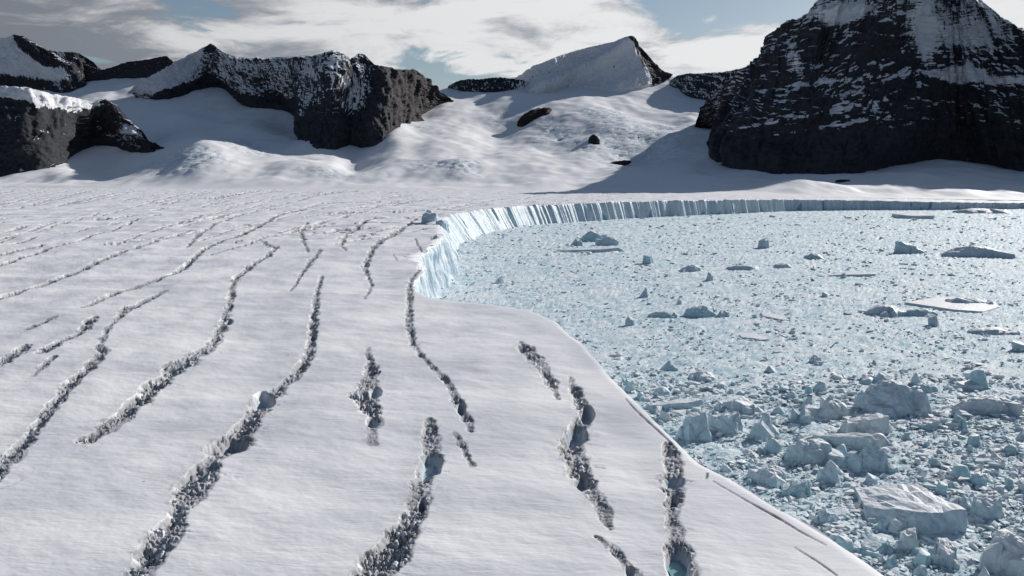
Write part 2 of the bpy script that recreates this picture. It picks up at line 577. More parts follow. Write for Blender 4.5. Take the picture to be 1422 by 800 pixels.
# short steps across the far part of the glacier
rr = random.Random(21)
FARC = []
for k in range(300):
    py = 267 + 62 * rr.random() ** 1.25
    px = -160 + rr.random() * 1030
    if py < 272 and rr.random() < 0.4:
        continue
    lim = 640 + (300 - py) * 10 if py < 300 else 575 + (300 - py) * 0.2
    if px > lim or px < -160 + 0:
        continue
    if py > 285 and px < 380 and rr.random() < 0.8:
        continue
    ln = (22 + 60 * rr.random()) * (0.5 + (py - 262) / 60) * (1.6 if px < 420 else 1.0)
    sl = -0.20 + 0.2 * (rr.random() - 0.5) + (0.10 if px > 450 else 0)
    p = []
    y = py
    for q in range(5):
        x = px + ln * (q / 4 - 0.5)
        y = py + sl * ln * (q / 4 - 0.5) + (rr.random() - 0.5) * 2.2 * (py - 262) / 40
        p.append((x, max(y, 265.5), 0.8 + 1.7 * (py - 262) / 60 * (0.4 + 0.8 * rr.random())))
    FARC.append(p)


def crev_world(pts):
    """world polyline x, y, half width"""
    p = np.array(pts, float)
    p[:, 2] *= np.interp(p[:, 1], [330, 480, 600], [0.68, 0.84, 1.0])
    X, Y = on_glacier(p[:, 0], p[:, 1])
    tg = np.gradient(p[:, :2], axis=0)
    tg /= np.linalg.norm(tg, axis=1, keepdims=True)
    nrm = np.stack([-tg[:, 1], tg[:, 0]], 1)
    ax, ay = on_glacier(p[:, 0] + nrm[:, 0] * p[:, 2] / 2, p[:, 1] + nrm[:, 1] * p[:, 2] / 2)
    bx, by = on_glacier(p[:, 0] - nrm[:, 0] * p[:, 2] / 2, p[:, 1] - nrm[:, 1] * p[:, 2] / 2)
    W = np.stack([X, Y], 1)
    tw = np.gradient(W, axis=0)
    tw /= np.linalg.norm(tw, axis=1, keepdims=True)
    hw = np.abs((ax - bx) * tw[:, 1] - (ay - by) * tw[:, 0]) / 2
    return np.stack([X, Y, np.maximum(hw, 0.25)], 1)


# open pits in the crevasses: px, py, width, height in pixels, depth in metres
PITS = [(366, 552, 30, 24, 9), (326, 618, 34, 28, 9), 
        (640, 566, 12, 50, 7), (815, 572, 20, 26, 7), (801, 600, 30, 32, 6), (808, 664, 16, 36, 7), (598, 640, 34, 38, 4),
        (586, 700, 10, 30, 7), (521, 545, 18, 16, 4), (517, 585, 16, 14, 4), (435, 470, 8, 60, 7), (434, 440, 7, 40, 6),
        (936, 668, 34, 18, 3), (936, 694, 12, 22, 4), (942, 784, 36, 52, 3.5), (260, 366, 10, 5, 4), (327, 386, 9, 8, 5), (318, 448, 10, 8, 5),
        (422, 332, 8, 12, 6), (508, 368, 9, 12, 6), (874, 796, 14, 14, 4)]

# ------------------------------------------------------------------ glacier: fan of rows (distance) and columns (bearing)
hg = H - 50.0
pyr = np.concatenate([np.arange(920, 800, -4.0), np.arange(800, 335, -1.0), np.arange(335, 264, -0.42), np.arange(264, 256, -0.9)])
ang = PITCH + np.arctan((pyr - CY) / F)
YR = hg / np.tan(ang)
tanb = np.concatenate([np.arange(-1.10, -0.69, 0.006), np.arange(-0.69, 0.58, 1.3 / F), np.arange(0.58, 1.0, 0.01)])
GX_, GY_ = YR[:, None] * tanb[None, :], np.repeat(YR[:, None], len(tanb), 1)
nr, nc = GX_.shape
INS = inside_rows(YR, GX_)
X = GX_.ravel().copy(); Y = GY_.ravel().copy()
ins = INS.ravel()
faces = grid_faces(nr, nc)
keep = ins[faces].any(1)
faces = faces[keep]
used = np.zeros(nr * nc, bool)
used[faces.ravel()] = True
snap = used & ~ins
ids = np.nonzero(snap)[0]
Q, _ = near_edge(np.stack([X[ids], Y[ids]], 1), chunk=2000)
X[ids] = Q[:, 0]; Y[ids] = Q[:, 1]
remap = -np.ones(nr * nc, np.int64)
remap[used] = np.arange(used.sum())
faces = remap[faces]
X = X[used]; Y = Y[used]; on_edge = snap[used]
NV = len(X)
dist = np.hypot(X, Y)

Z = glacier_level(X, Y)
Z = Z + np.interp(dist, [0, 300, 1500], [1.4, 2.4, 4.5]) * fbm(X / 70 + 3.1, Y / 95, 3, 31)
Z = Z + 0.42 * fbm(X / 22, Y / 13 + 0.02 * X, 5, 37, 0.55) * np.interp(dist, [100, 900], [1, 2])
# the lip rolls over towards the sea on the near lobe
lobe = (X > -140) & (Y < 760)
li = np.nonzero(lobe)[0]
_, dE = near_edge(np.stack([X[li], Y[li]], 1), E[::6, :2], 20000)
edge_d = np.full(NV, 1e3)
edge_d[li] = dE
fade_edge = sstep(0.0, 3.0, edge_d)
Z = np.where(edge_d < 20, glacier_level(X, Y) + (Z - glacier_level(X, Y)) * sstep(0, 20, edge_d), Z)
Z = Z - 0.5 * np.clip(1 - edge_d / 3, 0, 1) ** 2

DIRT_SHADE = np.zeros(NV); ICE = np.zeros(NV)
OWNER = np.full(NV, -1, np.int32)          # crevasse a vertex lies in
BEST = np.full(NV, 9.0)
wx = fbm(X / 9, Y / 9, 3, 51); wy = fbm(X / 9, Y / 9, 3, 52)
ROW = 1.0 * dist ** 2 / (F * hg)                       # distance between rows of the fan
wx2 = fbm(X / 2.4, Y / np.maximum(2.4, 3.0 * ROW), 3, 53)


def carve(pts, depth_k, cid, far=False):
    global Z, DIRT_SHADE, ICE
    W = crev_world(pts)
    W = polyline(W, max(1.5, np.median(W[:, 2]) * (0.8 if not far else 3)))
    hwm = W[:, 2].max()
    x0, y0 = W[:, :2].min(0) - 3.5 * hwm
    x1, y1 = W[:, :2].max(0) + 3.5 * hwm
    sel = np.nonzero((X > x0) & (X < x1) & (Y > y0) & (Y < y1))[0]
    if not len(sel):
        return
    A = W[:-1]; B = W[1:]
    AB = B[:, :2] - A[:, :2]
    L2 = np.maximum((AB ** 2).sum(1), 1e-9)
    Ltot = np.sqrt(L2).sum()
    cum = np.concatenate([[0], np.cumsum(np.sqrt(L2))])[:-1]
    for c in range(0, len(sel), 20000):
        s = sel[c:c + 20000]
        wp = 0.40 * hwm if not far else 0.8 * hwm
        px = X[s] + wx[s] * wp; py = Y[s] + wy[s] * wp
        rx = px[:, None] - A[None, :, 0]; ry = py[:, None] - A[None, :, 1]
        t = np.clip((rx * AB[:, 0] + ry * AB[:, 1]) / L2, 0, 1)
        ex = rx - t * AB[:, 0]; ey = ry - t * AB[:, 1]
        d2 = ex * ex + ey * ey
        j = d2.argmin(1)
        ii = np.arange(len(s))
        d = np.sqrt(d2[ii, j])
        tt = t[ii, j]
        hw = A[j, 2] + tt * (B[j, 2] - A[j, 2])
        al = cum[j] + tt * np.sqrt(L2[j])
        side = np.sign(ex[ii, j] * AB[j, 1] - ey[ii, j] * AB[j, 0])       # +1 to the right of travel
        hw = hw * (1.0 + (0.8 if hwm > 1.2 else 0.25) * fbm(al / (2.6 * hwm + 1), al * 0 + cid * 3.7, 3, 60))
        hw = np.maximum(hw, 0.25 * hwm)
        u = d / np.maximum(hw, 0.15)
        if far:
            # a step: the far side stands higher and shows its scarp
            up = np.sign(Y[s] - py + 0) * 0
            prof = np.clip(1 - u, 0, 1) ** 0.7
            Z[s] -= depth_k * np.minimum(hw, 9) * prof * 0.6
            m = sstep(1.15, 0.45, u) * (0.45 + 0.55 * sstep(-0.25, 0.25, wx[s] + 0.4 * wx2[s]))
            DIRT_SHADE[s] = np.maximum(DIRT_SHADE[s], m * 0.95)  # dark colour stands in for scarp shade too fine for the mesh
            own = u < 0.95
        else:
            # uneven width, slumped flank on one side, sheer wall on the other, pinched shut here and there
            q = np.clip(u, 0, 1)
            open_ = 0.30 + 0.95 * sstep(-0.30, 0.35, perlin(al / (3.3 * hwm + 1) + 9.1, al * 0 + cid * 1.3, 61))
            sheer = 1 - q ** 4
            slump = (1 - q) ** 1.5
            prof = np.where(side > 0, sheer, slump)
            dep = depth_k * np.minimum(hw, 6.0) * 0.62 * open_
            sc = max(0.75, hwm * 0.27)
            ry_ = 2.4 * ROW[s].mean()
            thin = hwm < 0.9
            xa = al / max(0.55 * sc, ry_) + 1.0 * side * u + 0.6 * wx2[s]
            d1, d2_, rid = worley(X[s] / sc + 0.7 * wx2[s], Y[s] / max(sc * 1.5, ry_) + 0.5 * wx[s], 73 + cid)
            rub = ridged(xa, u * 0.9 + cid, 4, 71 + cid, 0.6)
            body = sstep(1.15, 0.55, u)
            blocks = (rid - 0.45) * sstep(0.02, 0.22, d2_ - d1) - 0.55 * sstep(0.16, 0.0, d2_ - d1)
            dz = body * np.minimum(hw, 5) * (0.30 * (rub - 0.35) * sstep(1.15, 0.7, q) + 0.30 * blocks) * (0.45 + 0.55 * open_) - dep * prof
            if thin:
                dz = -np.minimum(hw, 0.6) * 0.9 * (1 - q)
            Z[s] += fade_edge[s] * np.minimum(dz, 0.03 * np.minimum(hw, 5) * body * (0.5 + rub) * (hwm > 1.2))
            # ribs running off the rims, stronger on the slumped flank
            fl = sstep(np.where(side > 0, 2.2, 3.8), 0.9, u) * sstep(-0.15, 0.4, perlin(al / (1.3 * hwm + 1), al * 0, 91 + cid))
            rib = ridged(al / max(0.30 * hwm + 0.20, ry_) + 0.7 * u * side, u * 0.35 + cid, 3, 95, 0.6)
            Z[s] += fl * 0.13 * np.minimum(hw, 4) * np.minimum(rib, 0.25) * fade_edge[s]
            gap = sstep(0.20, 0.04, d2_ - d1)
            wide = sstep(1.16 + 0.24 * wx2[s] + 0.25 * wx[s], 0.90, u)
            m = np.maximum(wide * np.clip(0.76 + 0.36 * sstep(0.1, -0.5, rub) + 0.45 * gap - 0.6 * sstep(0.75, 0.97, rid), 0, 1) * (0.75 + 0.25 * np.minimum(open_, 1)), fl * 0.9 * sstep(0.15, -0.35, rib))  # soiled rubble, plus shade painted into block gaps, hollows and rib troughs
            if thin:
                m = sstep(1.5, 0.6, u) * (0.55 + 0.45 * sstep(-0.5, 0.2, wx[s]))  # narrow crack: its inner shade is painted as a dark line
            DIRT_SHADE[s] = np.maximum(DIRT_SHADE[s], m)
            own = u < 1.2
        better = own & (u < BEST[s])
        OWNER[s[better]] = cid
        BEST[s[better]] = u[better]


for k, p in enumerate(FARC):
    carve(p, 1.0, 500, True)
for k, (p, dk) in enumerate(CREV):
    carve(p, dk, k)
for px, py, wp, hp, dep in PITS:
    cx_, cy_ = on_glacier(px, py)
    ux, uy = on_glacier(px, py - hp / 2)
    lx, ly = on_glacier(px, py + hp / 2)
    rx_ = wp / 2 / F * math.hypot(cx_, cy_)
    L = max(math.hypot(ux - lx, uy - ly) / 2, rx_)
    if L > rx_ * 5:
        L = rx_ * 5
    ax = np.array([ux - lx, uy - ly]); ax /= np.linalg.norm(ax)
    dx = X - cx_; dy = Y - cy_
    sel = np.nonzero((np.abs(dx) < L * 2) & (np.abs(dy) < L * 2))[0]
    a = (dx[sel] * ax[0] + dy[sel] * ax[1]) / L
    b = (-dx[sel] * ax[1] + dy[sel] * ax[0]) / rx_
    rad = np.sqrt(a * a + b * b) + 0.28 * wx[sel] + 0.12 * wx2[sel]
    k = sstep(1.05, 0.62, rad)
    fl = Z[sel].min()
    k = k * 0.8
    Z[sel] = Z[sel] * (1 - k) + k * (np.maximum(np.median(Z[sel]) - dep, fl - 3) + 0.9 * wx2[sel] + 0.8 * wx[sel])
    DIRT_SHADE[sel] *= 1 - 0.8 * k
    ICE[sel] = np.maximum(ICE[sel], k * 0.85)

V = np.stack([X, Y, Z], 1)
VN = vert_normals(V, faces)
fl_ = VN[:, 2] < 0
VN[fl_] *= -1
steep = sstep(0.80, 0.45, VN[:, 2]) * (OWNER >= 0)
DIRT_SHADE = np.clip(DIRT_SHADE + 0.0 * steep, 0, 1)
fo = OWNER[faces]
fown = np.where((fo >= 0).sum(1) >= 2, fo.max(1), -1)

# orientation: make all faces look up
fa = np.cross(V[faces[:, 1]] - V[faces[:, 0]], V[faces[:, 2]] - V[faces[:, 0]])[:, 2]
if np.median(fa) < 0:
    faces = faces[:, ::-1]


def sub_mesh(name, fsel):
    f = faces[fsel]
    u, inv = np.unique(f.ravel(), return_inverse=True)
    return new_mesh(name, V[u], inv.reshape(f.shape), M_GLACIER, True, {'dirt_shade': DIRT_SHADE[u], 'ice': ICE[u]}, VN[u])


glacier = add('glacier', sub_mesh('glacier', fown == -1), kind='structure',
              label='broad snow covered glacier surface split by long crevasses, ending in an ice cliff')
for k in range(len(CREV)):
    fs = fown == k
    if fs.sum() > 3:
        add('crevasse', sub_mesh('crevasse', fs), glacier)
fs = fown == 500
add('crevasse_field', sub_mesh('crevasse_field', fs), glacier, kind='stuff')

# meltwater standing in the nearest right-hand crevasse
pcx, pcy = on_glacier(942, 784)
zp = Z[np.argmin((X - pcx) ** 2 + (Y - pcy) ** 2)]
ringn = 40
th = np.linspace(0, 2 * np.pi, ringn, endpoint=False)
rxx = 2.2 * (1 + 0.2 * np.sin(3 * th + 1)); ryy = 5.2 * (1 + 0.15 * np.sin(2 * th))
pv = np.concatenate([[[pcx, pcy, zp + 0.75]], np.stack([pcx + rxx * np.cos(th), pcy + ryy * np.sin(th), np.full(ringn, zp + 0.75)], 1)])
pf = np.array([[0, 1 + i, 1 + (i + 1) % ringn] for i in range(ringn)])
add('meltwater_pool', new_mesh('meltwater_pool', pv, pf, M_POOL), glacier)

# ------------------------------------------------------------------ ice cliff
ns, nz = len(E), 20
tt = np.linspace(0, 1, nz)
topz = glacier_level(E[:, 0], E[:, 1]) - np.where(dist_E < 700, 0.5, 0.0)
zgrid = topz[:, None] * (1 - tt[None]) - 3.0 * tt[None]
offs = E[:, 2][:, None] * (tt[None] ** np.where(E[:, 2] > 15, 0.9, 1.3)[:, None])
sg = np.repeat(S_E[:, None], nz, 1)
hgt = np.maximum(topz, 6)[:, None]
flute = ridged(sg / 17 + tt[None] * 1.3, tt[None] * 1.1 + 0 * sg, 4, 111, 0.55)
chunky = fbm(sg / 45, tt[None] * 1.6 + 4, 4, 117)
notch = sstep(0.50, 0.72, perlin(sg / 26 + 0.25 * tt[None], tt[None] * 0.5 + 0 * sg, 119)) * sstep(0, 0.10, tt)[None]
prof = sstep(0, 0.16, tt)[None] * np.ones_like(sg)
flute2 = ridged(sg / 6.5 + tt[None] * 0.9, tt[None] * 1.4 + 0 * sg, 4, 113, 0.6)
ffar = np.interp(dist_E, [1200, 1900, 2600], [1.0, 0.26, 0.06])[:, None]
offs = offs + prof * hgt / 50 * ffar * (1.7 * flute + 0.8 * flute2 + 6.0 * chunky) - notch * 9 * hgt / 50
gl = sstep(1.0, 0.75, tt)[None]
offs = np.maximum(offs, 0.0 - 6)
CX_ = E[:, 0][:, None] + out_n[:, 0][:, None] * offs
CY_ = E[:, 1][:, None] + out_n[:, 1][:, None] * offs
var = np.maximum(0, fbm(S_E / 30, S_E * 0 + 1.7, 4, 131) + 0.12) * np.interp(dist_E, [640, 900, 1700, 2600, 3300], [0, 4, 8, 8, 4])
zgrid = zgrid + var[:, None] * sstep(0.5, 0.0, tt)[None]
CX_ = np.concatenate([E[:, :1] - out_n[:, :1] * 14, CX_], 1); CY_ = np.concatenate([E[:, 1:2] - out_n[:, 1:2] * 14, CY_], 1)
zgrid = np.concatenate([topz[:, None] - np.where(dist_E < 700, 3.0, 0.6)[:, None], zgrid], 1)
nz += 1
cv = np.stack([CX_, CY_, zgrid], 2).reshape(-1, 3)
cf = grid_faces(ns, nz)
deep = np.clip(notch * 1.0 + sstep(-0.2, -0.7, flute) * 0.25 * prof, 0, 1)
topa = sstep(0.06, 0.0, tt)[None] * np.ones_like(sg)
deep = np.concatenate([deep[:, :1] * 0, deep], 1); topa = np.concatenate([topa[:, :1], topa], 1)
cme = new_mesh('ice_cliff', cv, cf[:, ::-1], M_CLIFF, True, {'deep': deep.ravel(), 'top': topa.ravel()})
add('ice_cliff', cme, glacier, label='pale blue vertical ice cliff where the glacier ends over the floating ice')

# the blue ice tooth at the bend of the cliff edge
def hull_mesh(name, pts, mat, cuts=2, noise=0.0, nscale=1.0, smooth=False, seed=0):
    bm = bmesh.new()
    vs = [bm.verts.new(p) for p in pts]
    r = bmesh.ops.convex_hull(bm, input=vs)
    bmesh.ops.delete(bm, geom=list({e for e in r['geom_interior'] + r['geom_unused'] if isinstance(e, bmesh.types.BMVert)}), context='VERTS')
    if cuts:
        bmesh.ops.triangulate(bm, faces=bm.faces[:])
        for _ in range(cuts):
            bmesh.ops.subdivide_edges(bm, edges=bm.edges[:], cuts=1, use_grid_fill=True, smooth=0.0)
    if noise:
        bm.normal_update()
        co = np.array([v.co for v in bm.verts])
        no = np.array([v.normal for v in bm.verts])
        a = fbm(co[:, 0] / nscale + co[:, 2] / nscale * 0.7 + seed, co[:, 1] / nscale - co[:, 2] / nscale * 0.6, 4, 200 + seed, 0.6)
        b = ridged(co[:, 0] / nscale * 0.6 - seed + co[:, 2] / nscale, co[:, 1] / nscale * 0.6 + co[:, 2] / nscale * 0.5, 3, 230 + seed, 0.55)
        for v, n, q, q2 in zip(bm.verts, no, a, b):
            v.co += Vector(n) * float(q * 0.8 + q2 * 0.5) * noise
    bmesh.ops.recalc_face_normals(bm, faces=bm.faces[:])
    me = bpy.data.meshes.new(name)
    bm.to_mesh(me)
    bm.free()
    me.polygons.foreach_set('use_smooth', np.full(len(me.polygons), smooth, dtype=bool))
    me.materials.append(mat)
    return me


def serac(px, py, wpx, hpx, label, seed):
    x, y = on_glacier(px, py)
    k = math.hypot(x, y) / F
    rd = random.Random(seed)
    w2, h2 = wpx * k, hpx * k
    pts = []
    for q in range(9):
        a = q / 9 * 2 * math.pi
        r = 0.8 + 0.4 * rd.random()
        pts.append((math.cos(a) * r * w2 / 2, math.sin(a) * r * w2 * .7, -14))
        pts.append((math.cos(a) * r * w2 * .36, math.sin(a) * r * w2 * .5, h2 * (0.35 + .35 * rd.random())))
    pts += [(-w2 * .06, 0, h2), (w2 * .10, w2 * .1, h2 * .85)]
    o = add('serac', hull_mesh('serac', pts, M_BERG, 3, 0.10 * w2, 0.5 * w2, False, seed), label=label, category='ice tower')
    o.location = (x, y, float(glacier_level(x, y)))
    return o


serac(597, 309, 28, 17, 'blue-grey ice tower standing at the bend of the cliff edge', 11)
serac(614, 312, 20, 7, 'low broken ice lump on the cliff edge just right of the ice tower', 12)
serac(607, 331, 14, 5, 'small tilted ice block at the tip of the cliff promontory', 13)

# ------------------------------------------------------------------ far snowfield
Y0P = [(-900, 262), (0, 262), (500, 264), (800, 268), (950, 270), (1150, 272.5), (1422, 277), (2300, 279)]
D0P = [(-900, 6900), (0, 5900), (180, 5350), (500, 4900), (800, 4500), (950, 4100), (1150, 3900), (1422, 3750), (2300, 3700)]


def snow_depth(px, py):
    y0 = np.interp(px, *zip(*Y0P)); d0 = np.interp(px, *zip(*D0P))
    k = np.maximum(y0 - py, -20)
    return d0 + 40.0 * k


TOPP = [(-900, 150), (-200, 140), (0, 130), (90, 110), (130, 101), (190, 101), (230, 99), (280, 120), (560, 132), (600, 124), (628, 119), (655, 115), (690, 109),
        (730, 107), (760, 118), (900, 116), (935, 106), (960, 112), (1010, 120), (1060, 150), (1200, 190), (1500, 200), (2300, 230)]
upx = np.concatenate([np.arange(-800, -60, 12.0), np.arange(-60, 1480, 3.3), np.arange(1480, 2250, 14.0)])
vt = np.linspace(0, 1, 240)
UPX = np.repeat(upx[None, :], len(vt), 0)
bot = np.interp(upx, *zip(*Y0P)) + 1.5
top = np.interp(upx, *zip(*TOPP)) + 1.2 * perlin(upx / 30, upx * 0 + .5, 3)
UPY = bot[None] + (top - bot)[None] * vt[:, None]
SX, SY, SZ = at_y(UPX, UPY, snow_depth(UPX, UPY))
und = 40 * fbm(SX / 460, SY / 620, 3, 301) + 7 * fbm(SX / 150, SY / 260, 3, 307)
# hollows, domes and spurs of the snow slopes: px, py, rx, ry, metres
BUMP = [(285, 222, 62, 26, 95), (150, 225, 55, 22, -55), (215, 185, 26, 18, -35), (345, 185, 46, 14, 45), (250, 165, 26, 10, 26), (548, 188, 24, 36, 60), (610, 200, 50, 24, 40),
        (690, 182, 36, 20, -60), (800, 162, 60, 26, 70), (640, 236, 46, 12, 32), (740, 225, 60, 12, 22), (860, 185, 44, 20, 34), (900, 218, 60, 14, -40), (985, 200, 45, 26, 25),
        (700, 138, 46, 10, 36), (620, 150, 26, 16, 34), (490, 222, 22, 18, -45), (440, 200, 26, 12, 36), (400, 172, 36, 12, -35), (170, 130, 28, 10, -30), (420, 238, 70, 10, 30), (60, 250, 60, 8, -16),
        (930, 206, 26, 18, 34), (985, 236, 30, 10, -24), (880, 243, 36, 8, 18), (960, 170, 22, 12, 26), (770, 205, 24, 16, -22), (1250, 250, 90, 10, 20), (1090, 262, 70, 6, 12)]
for bx, by, rx, ry, hh in BUMP:
    und = und + 1.6 * hh * blob(UPX, UPY, bx, by, rx, ry)
ice_a = np.zeros_like(UPX)
for bx, by, rx, ry, k in [(265, 238, 50, 10, .8), (345, 215, 30, 10, .9), (640, 238, 30, 9, .9), (590, 180, 40, 10, .4), (880, 200, 75, 28, .9), (690, 165, 20, 8, .6), (845, 172, 40, 10, 1.0), (820, 205, 36, 12, .8), (780, 190, 40, 16, .7), (930, 182, 40, 12, .7), (470, 245, 60, 6, .4), (590, 235, 30, 8, .6), (215, 232, 25, 8, .5)]:
    ice_a = np.maximum(ice_a, k * blob(UPX, UPY, bx, by, rx, ry))
sr = ridged(SX / 52 + SY / 200 + 0.5 * fbm(SX / 90, SY / 140, 3, 315), SY / 95, 4, 311, 0.6)
und = und + ice_a * 52 * np.minimum(sr, 0.35)
fadeb = sstep(0, 0.10, vt)[:, None] * sstep(1.0, 0.94, vt)[:, None]
SZ = SZ + und * fadeb
SZ[0] -= 12
# skirts: front goes under the glacier, back falls away behind the col
bx_ = SX[-1] * 1.25; by_ = SY[-1] * 1.25
SXa = np.concatenate([SX, bx_[None]], 0); SYa = np.concatenate([SY, by_[None]], 0); SZa = np.concatenate([SZ, (SZ[-1] * 0 - 50)[None]], 0)
sv = np.stack([SXa, SYa, SZa], 2).reshape(-1, 3)
ia = np.concatenate([ice_a, ice_a[-1:]], 0).ravel()
add('snowfield', new_mesh('snowfield', sv, grid_faces(*SXa.shape), M_FAR, True, {'ice': ia}), kind='structure',
    label='sunlit snow slopes and hanging glaciers rising behind the flat glacier to the peaks')


def snow_z(px, py):
    """height of the snow surface as built, near this bearing and height"""
    j = np.argmin(np.abs(upx - px)); i = np.argmin(np.abs(UPY[:, j] - py))
    return SX[i, j], SY[i, j], SZ[i, j]


# ------------------------------------------------------------------ mountains
def mountain(label, ridge, base, steep, ncol, nrow, amp, snow_fn, seed, red=None, gully=1.0, jag=3.0, strata=0.0, back=1.0, base_depth=None, fall=1.3, gulw=0.4, rough=1.0, relief=None):
    """rock face between a ridge line and a foot line (photograph pixels), with a rear slope"""
    rp = np.array(ridge, float); bp = np.array(base, float)

    def res(p, n):
        s = np.concatenate([[0], np.cumsum(np.hypot(*np.diff(p, axis=0).T))])
        t = np.linspace(0, s[-1], n)
        return np.interp(t, s, p[:, 0]), np.interp(t, s, p[:, 1])
    rx, ry = res(rp, ncol); bx, by = res(bp, ncol)
    q = np.arange(ncol)
    ry = ry + jag * (0.35 - 1.1 * ridged(rx / 20, rx * 0 + seed, 5, seed + 1, 0.66))
    by = by + 1.9 * jag * (0.3 - ridged(bx / 26, bx * 0 + seed, 4, seed + 2, 0.62))
    db = snow_depth(bx, by) if base_depth is None else np.full(ncol, base_depth)
    db = np.convolve(np.pad(db, 20, mode='edge'), np.ones(41) / 41, 'valid')
    dr = db + steep * np.maximum(by - ry, 6)
    dr = np.convolve(np.pad(dr, 20, mode='edge'), np.ones(41) / 41, 'valid')
    RX, RY, RZ = at_y(rx, ry, dr)
    BX, BY, BZ = at_y(bx, by, db)
    t = np.linspace(0, 1, nrow)[:, None]
    # face falls steeply below the crest, flattening towards its foot
    P = np.stack([BX + (RX - BX) * t, BY + (RY - BY) * t, BZ + (RZ - BZ) * t], 2)
    Lf = np.sqrt((RX - BX) ** 2 + (RY - BY) ** 2 + (RZ - BZ) ** 2)[None]
    du = np.gradient(P, axis=1); dv = np.gradient(P, axis=0)
    N = np.cross(du, dv)
    N /= np.maximum(np.linalg.norm(N, axis=2, keepdims=True), 1e-9)
    N[N[..., 1] > 0] *= -1
    N = N * 0.8 + np.array([0, -0.5, 0.0])
    across = np.cumsum(np.linalg.norm(du, axis=2), axis=1)
    across = across.mean(0)[None] + 0 * t
    along = t * Lf.mean()
    sc = amp * 3.2
    wq = fbm(across / (sc * 2.2), along / (sc * 2.2), 4, seed + 7)
    wr = fbm(across / (sc * 0.6), along / (sc * 0.6), 3, seed + 8)
    n1 = ridged(across / (sc * 1.25) + 0.55 * wq + 0.25 * along / sc, along / (sc * 3.2) + 0.4 * wq, 6, seed + 11, 0.58)
    n2 = fbm(across / (sc * 3.0), along / (sc * 2.4), 5, seed + 23, 0.55)
    n3 = ridged(across / (sc * 0.42) + 0.5 * wr, along / (sc * 0.60) + 0.5 * wr, 5, seed + 29, 0.62)
    n4 = fbm(P[..., 0] / (sc * 0.16), P[..., 2] / (sc * 0.13), 4, seed + 31, 0.62)
    disp = amp * (0.95 * gully * n1 + 1.7 * n2 + rough * (0.34 * n3 + 0.16 * n4))
    if strata:
        for per, hh, sl, sd in ((104.0, 34.0, 0.13, 1), (47.0, 17.0, 0.20, 2), (23.0, 8.0, 0.16, 3)):
            zz2 = (P[..., 2] + sl * P[..., 0] * strata + 95 * n2 + 30 * wq) / per + 0.9 * perlin(across / 420, along / 500, seed + 60 + sd)
            st = zz2 - np.floor(zz2)
            patch = sstep(-0.25, 0.25, fbm(across / (per * 4.5), along / (per * 1.6), 3, seed + 70 + sd))
            disp = disp + hh * (np.minimum(st * 1.35, 1.0) - st) * 2.2 * patch
    if relief is not None:
        qx, qy = proj(P[..., 0], P[..., 1], P[..., 2])
        disp = disp + relief(qx, qy)
    w_ = (0.15 + 0.85 * sstep(0, 0.08, t)) * sstep(1.0, 0.95, t)
    P = P + N * (disp * w_)[..., None]
    # rear slope so that the mass is closed from behind
    bk = np.stack([RX * 1.0 + 0.0 * RX, RY + back * np.maximum(RZ - 0, 50) * fall, RZ * 0 - 40], 1)
    mid = (P[-1] * 0.55 + bk * 0.45)
    mid[:, 2] += 0.05 * RZ
    # foot continues below the snow
    ft = P[0] + np.array([0, -20, -110.0])
    P = np.concatenate([ft[None], P, mid[None], bk[None]], 0)
    f = grid_faces(*P.shape[:2])
    v = P.reshape(-1, 3)
    n = vert_normals(v, f)
    n[n[:, 2] < 0] *= -1
    px, py = proj(v[:, 0], v[:, 1], v[:, 2])
    tt_ = np.concatenate([[0], t.ravel(), [1, 1]])
    tv = np.repeat(tt_[:, None], ncol, 1).ravel()
    ac = np.concatenate([across[:1], np.repeat(across[:1], nrow, 0), across[:1], across[:1]], 0).ravel()
    alg = np.concatenate([along[:1] * 0 + 0 * across[:1], along + 0 * across[:1], 0 * across[:1] + along[-1:], 0 * across[:1] + along[-1:]], 0).ravel()
    nn = fbm(ac / 80 + alg / 260, alg / 190, 5, seed + 41, 0.6)
    gul = np.concatenate([n1[:1], n1, n1[-1:], n1[-1:]], 0).ravel()
    gul = gulw * (0.15 - gul)
    sn = snow_fn(px, py, tv, n[:, 2], nn, v) + gul
    rd = np.zeros(len(v)) if red is None else red(px, py, nn)
    me = new_mesh('mountain', v, f, M_ROCK, True, {'snow': np.clip(sn, -1, 2), 'red': np.clip(rd, 0, 1), 'across': ac, 'along': alg, 'strata': np.full(len(v), 0.68 if strata else 0.0)})
    return add('mountain', me, kind='structure', label=label)


def ledge_snow(a, b, k=1.0):
    return lambda nz_: sstep(a, b, nz_) * k


# right massif
def sn_right(px, py, t, nz_, nn, v):
    s = 0.02 + 0.7 * sstep(0.52, 0.80, nz_) * sstep(235, 150, py) + 0.30 * nn
    s += 0.42 * sstep(130, 10, py) - 0.45 * sstep(165, 200, py)
    s += 1.2 * blob(px, py, 1338, 104, 36, 13) + 0.9 * blob(px, py, 1405, 112, 36, 6) + 0.9 * blob(px, py, 1170, 18, 40, 14)
    s += 0.8 * blob(px, py, 1285, 40, 16, 45) + 0.5 * blob(px, py, 1105, 85, 14, 30) - 0.5 * blob(px, py, 1210, 40, 22, 25) - 0.35 * blob(px, py, 1125, 50, 20, 18)
    s += 0.55 * blob(px, py, 1340, 50, 45, 28)
    for o, sl, y_ in ((1020, -0.16, 196), (1010, -0.20, 182), (1080, -0.10, 120)):
        s += 0.8 * np.exp(-((py - (y_ + sl * (px - o) + 4 * nn)) / 2.4) ** 2) * sstep(o - 20, o + 30, px) * sstep(o + 260, o + 160, px) * sstep(-0.35, 0.15, nn)
    s += 0.7 * blob(px, py, 1258, 188, 16, 7) * sstep(-0.1, .3, nn)
    return s


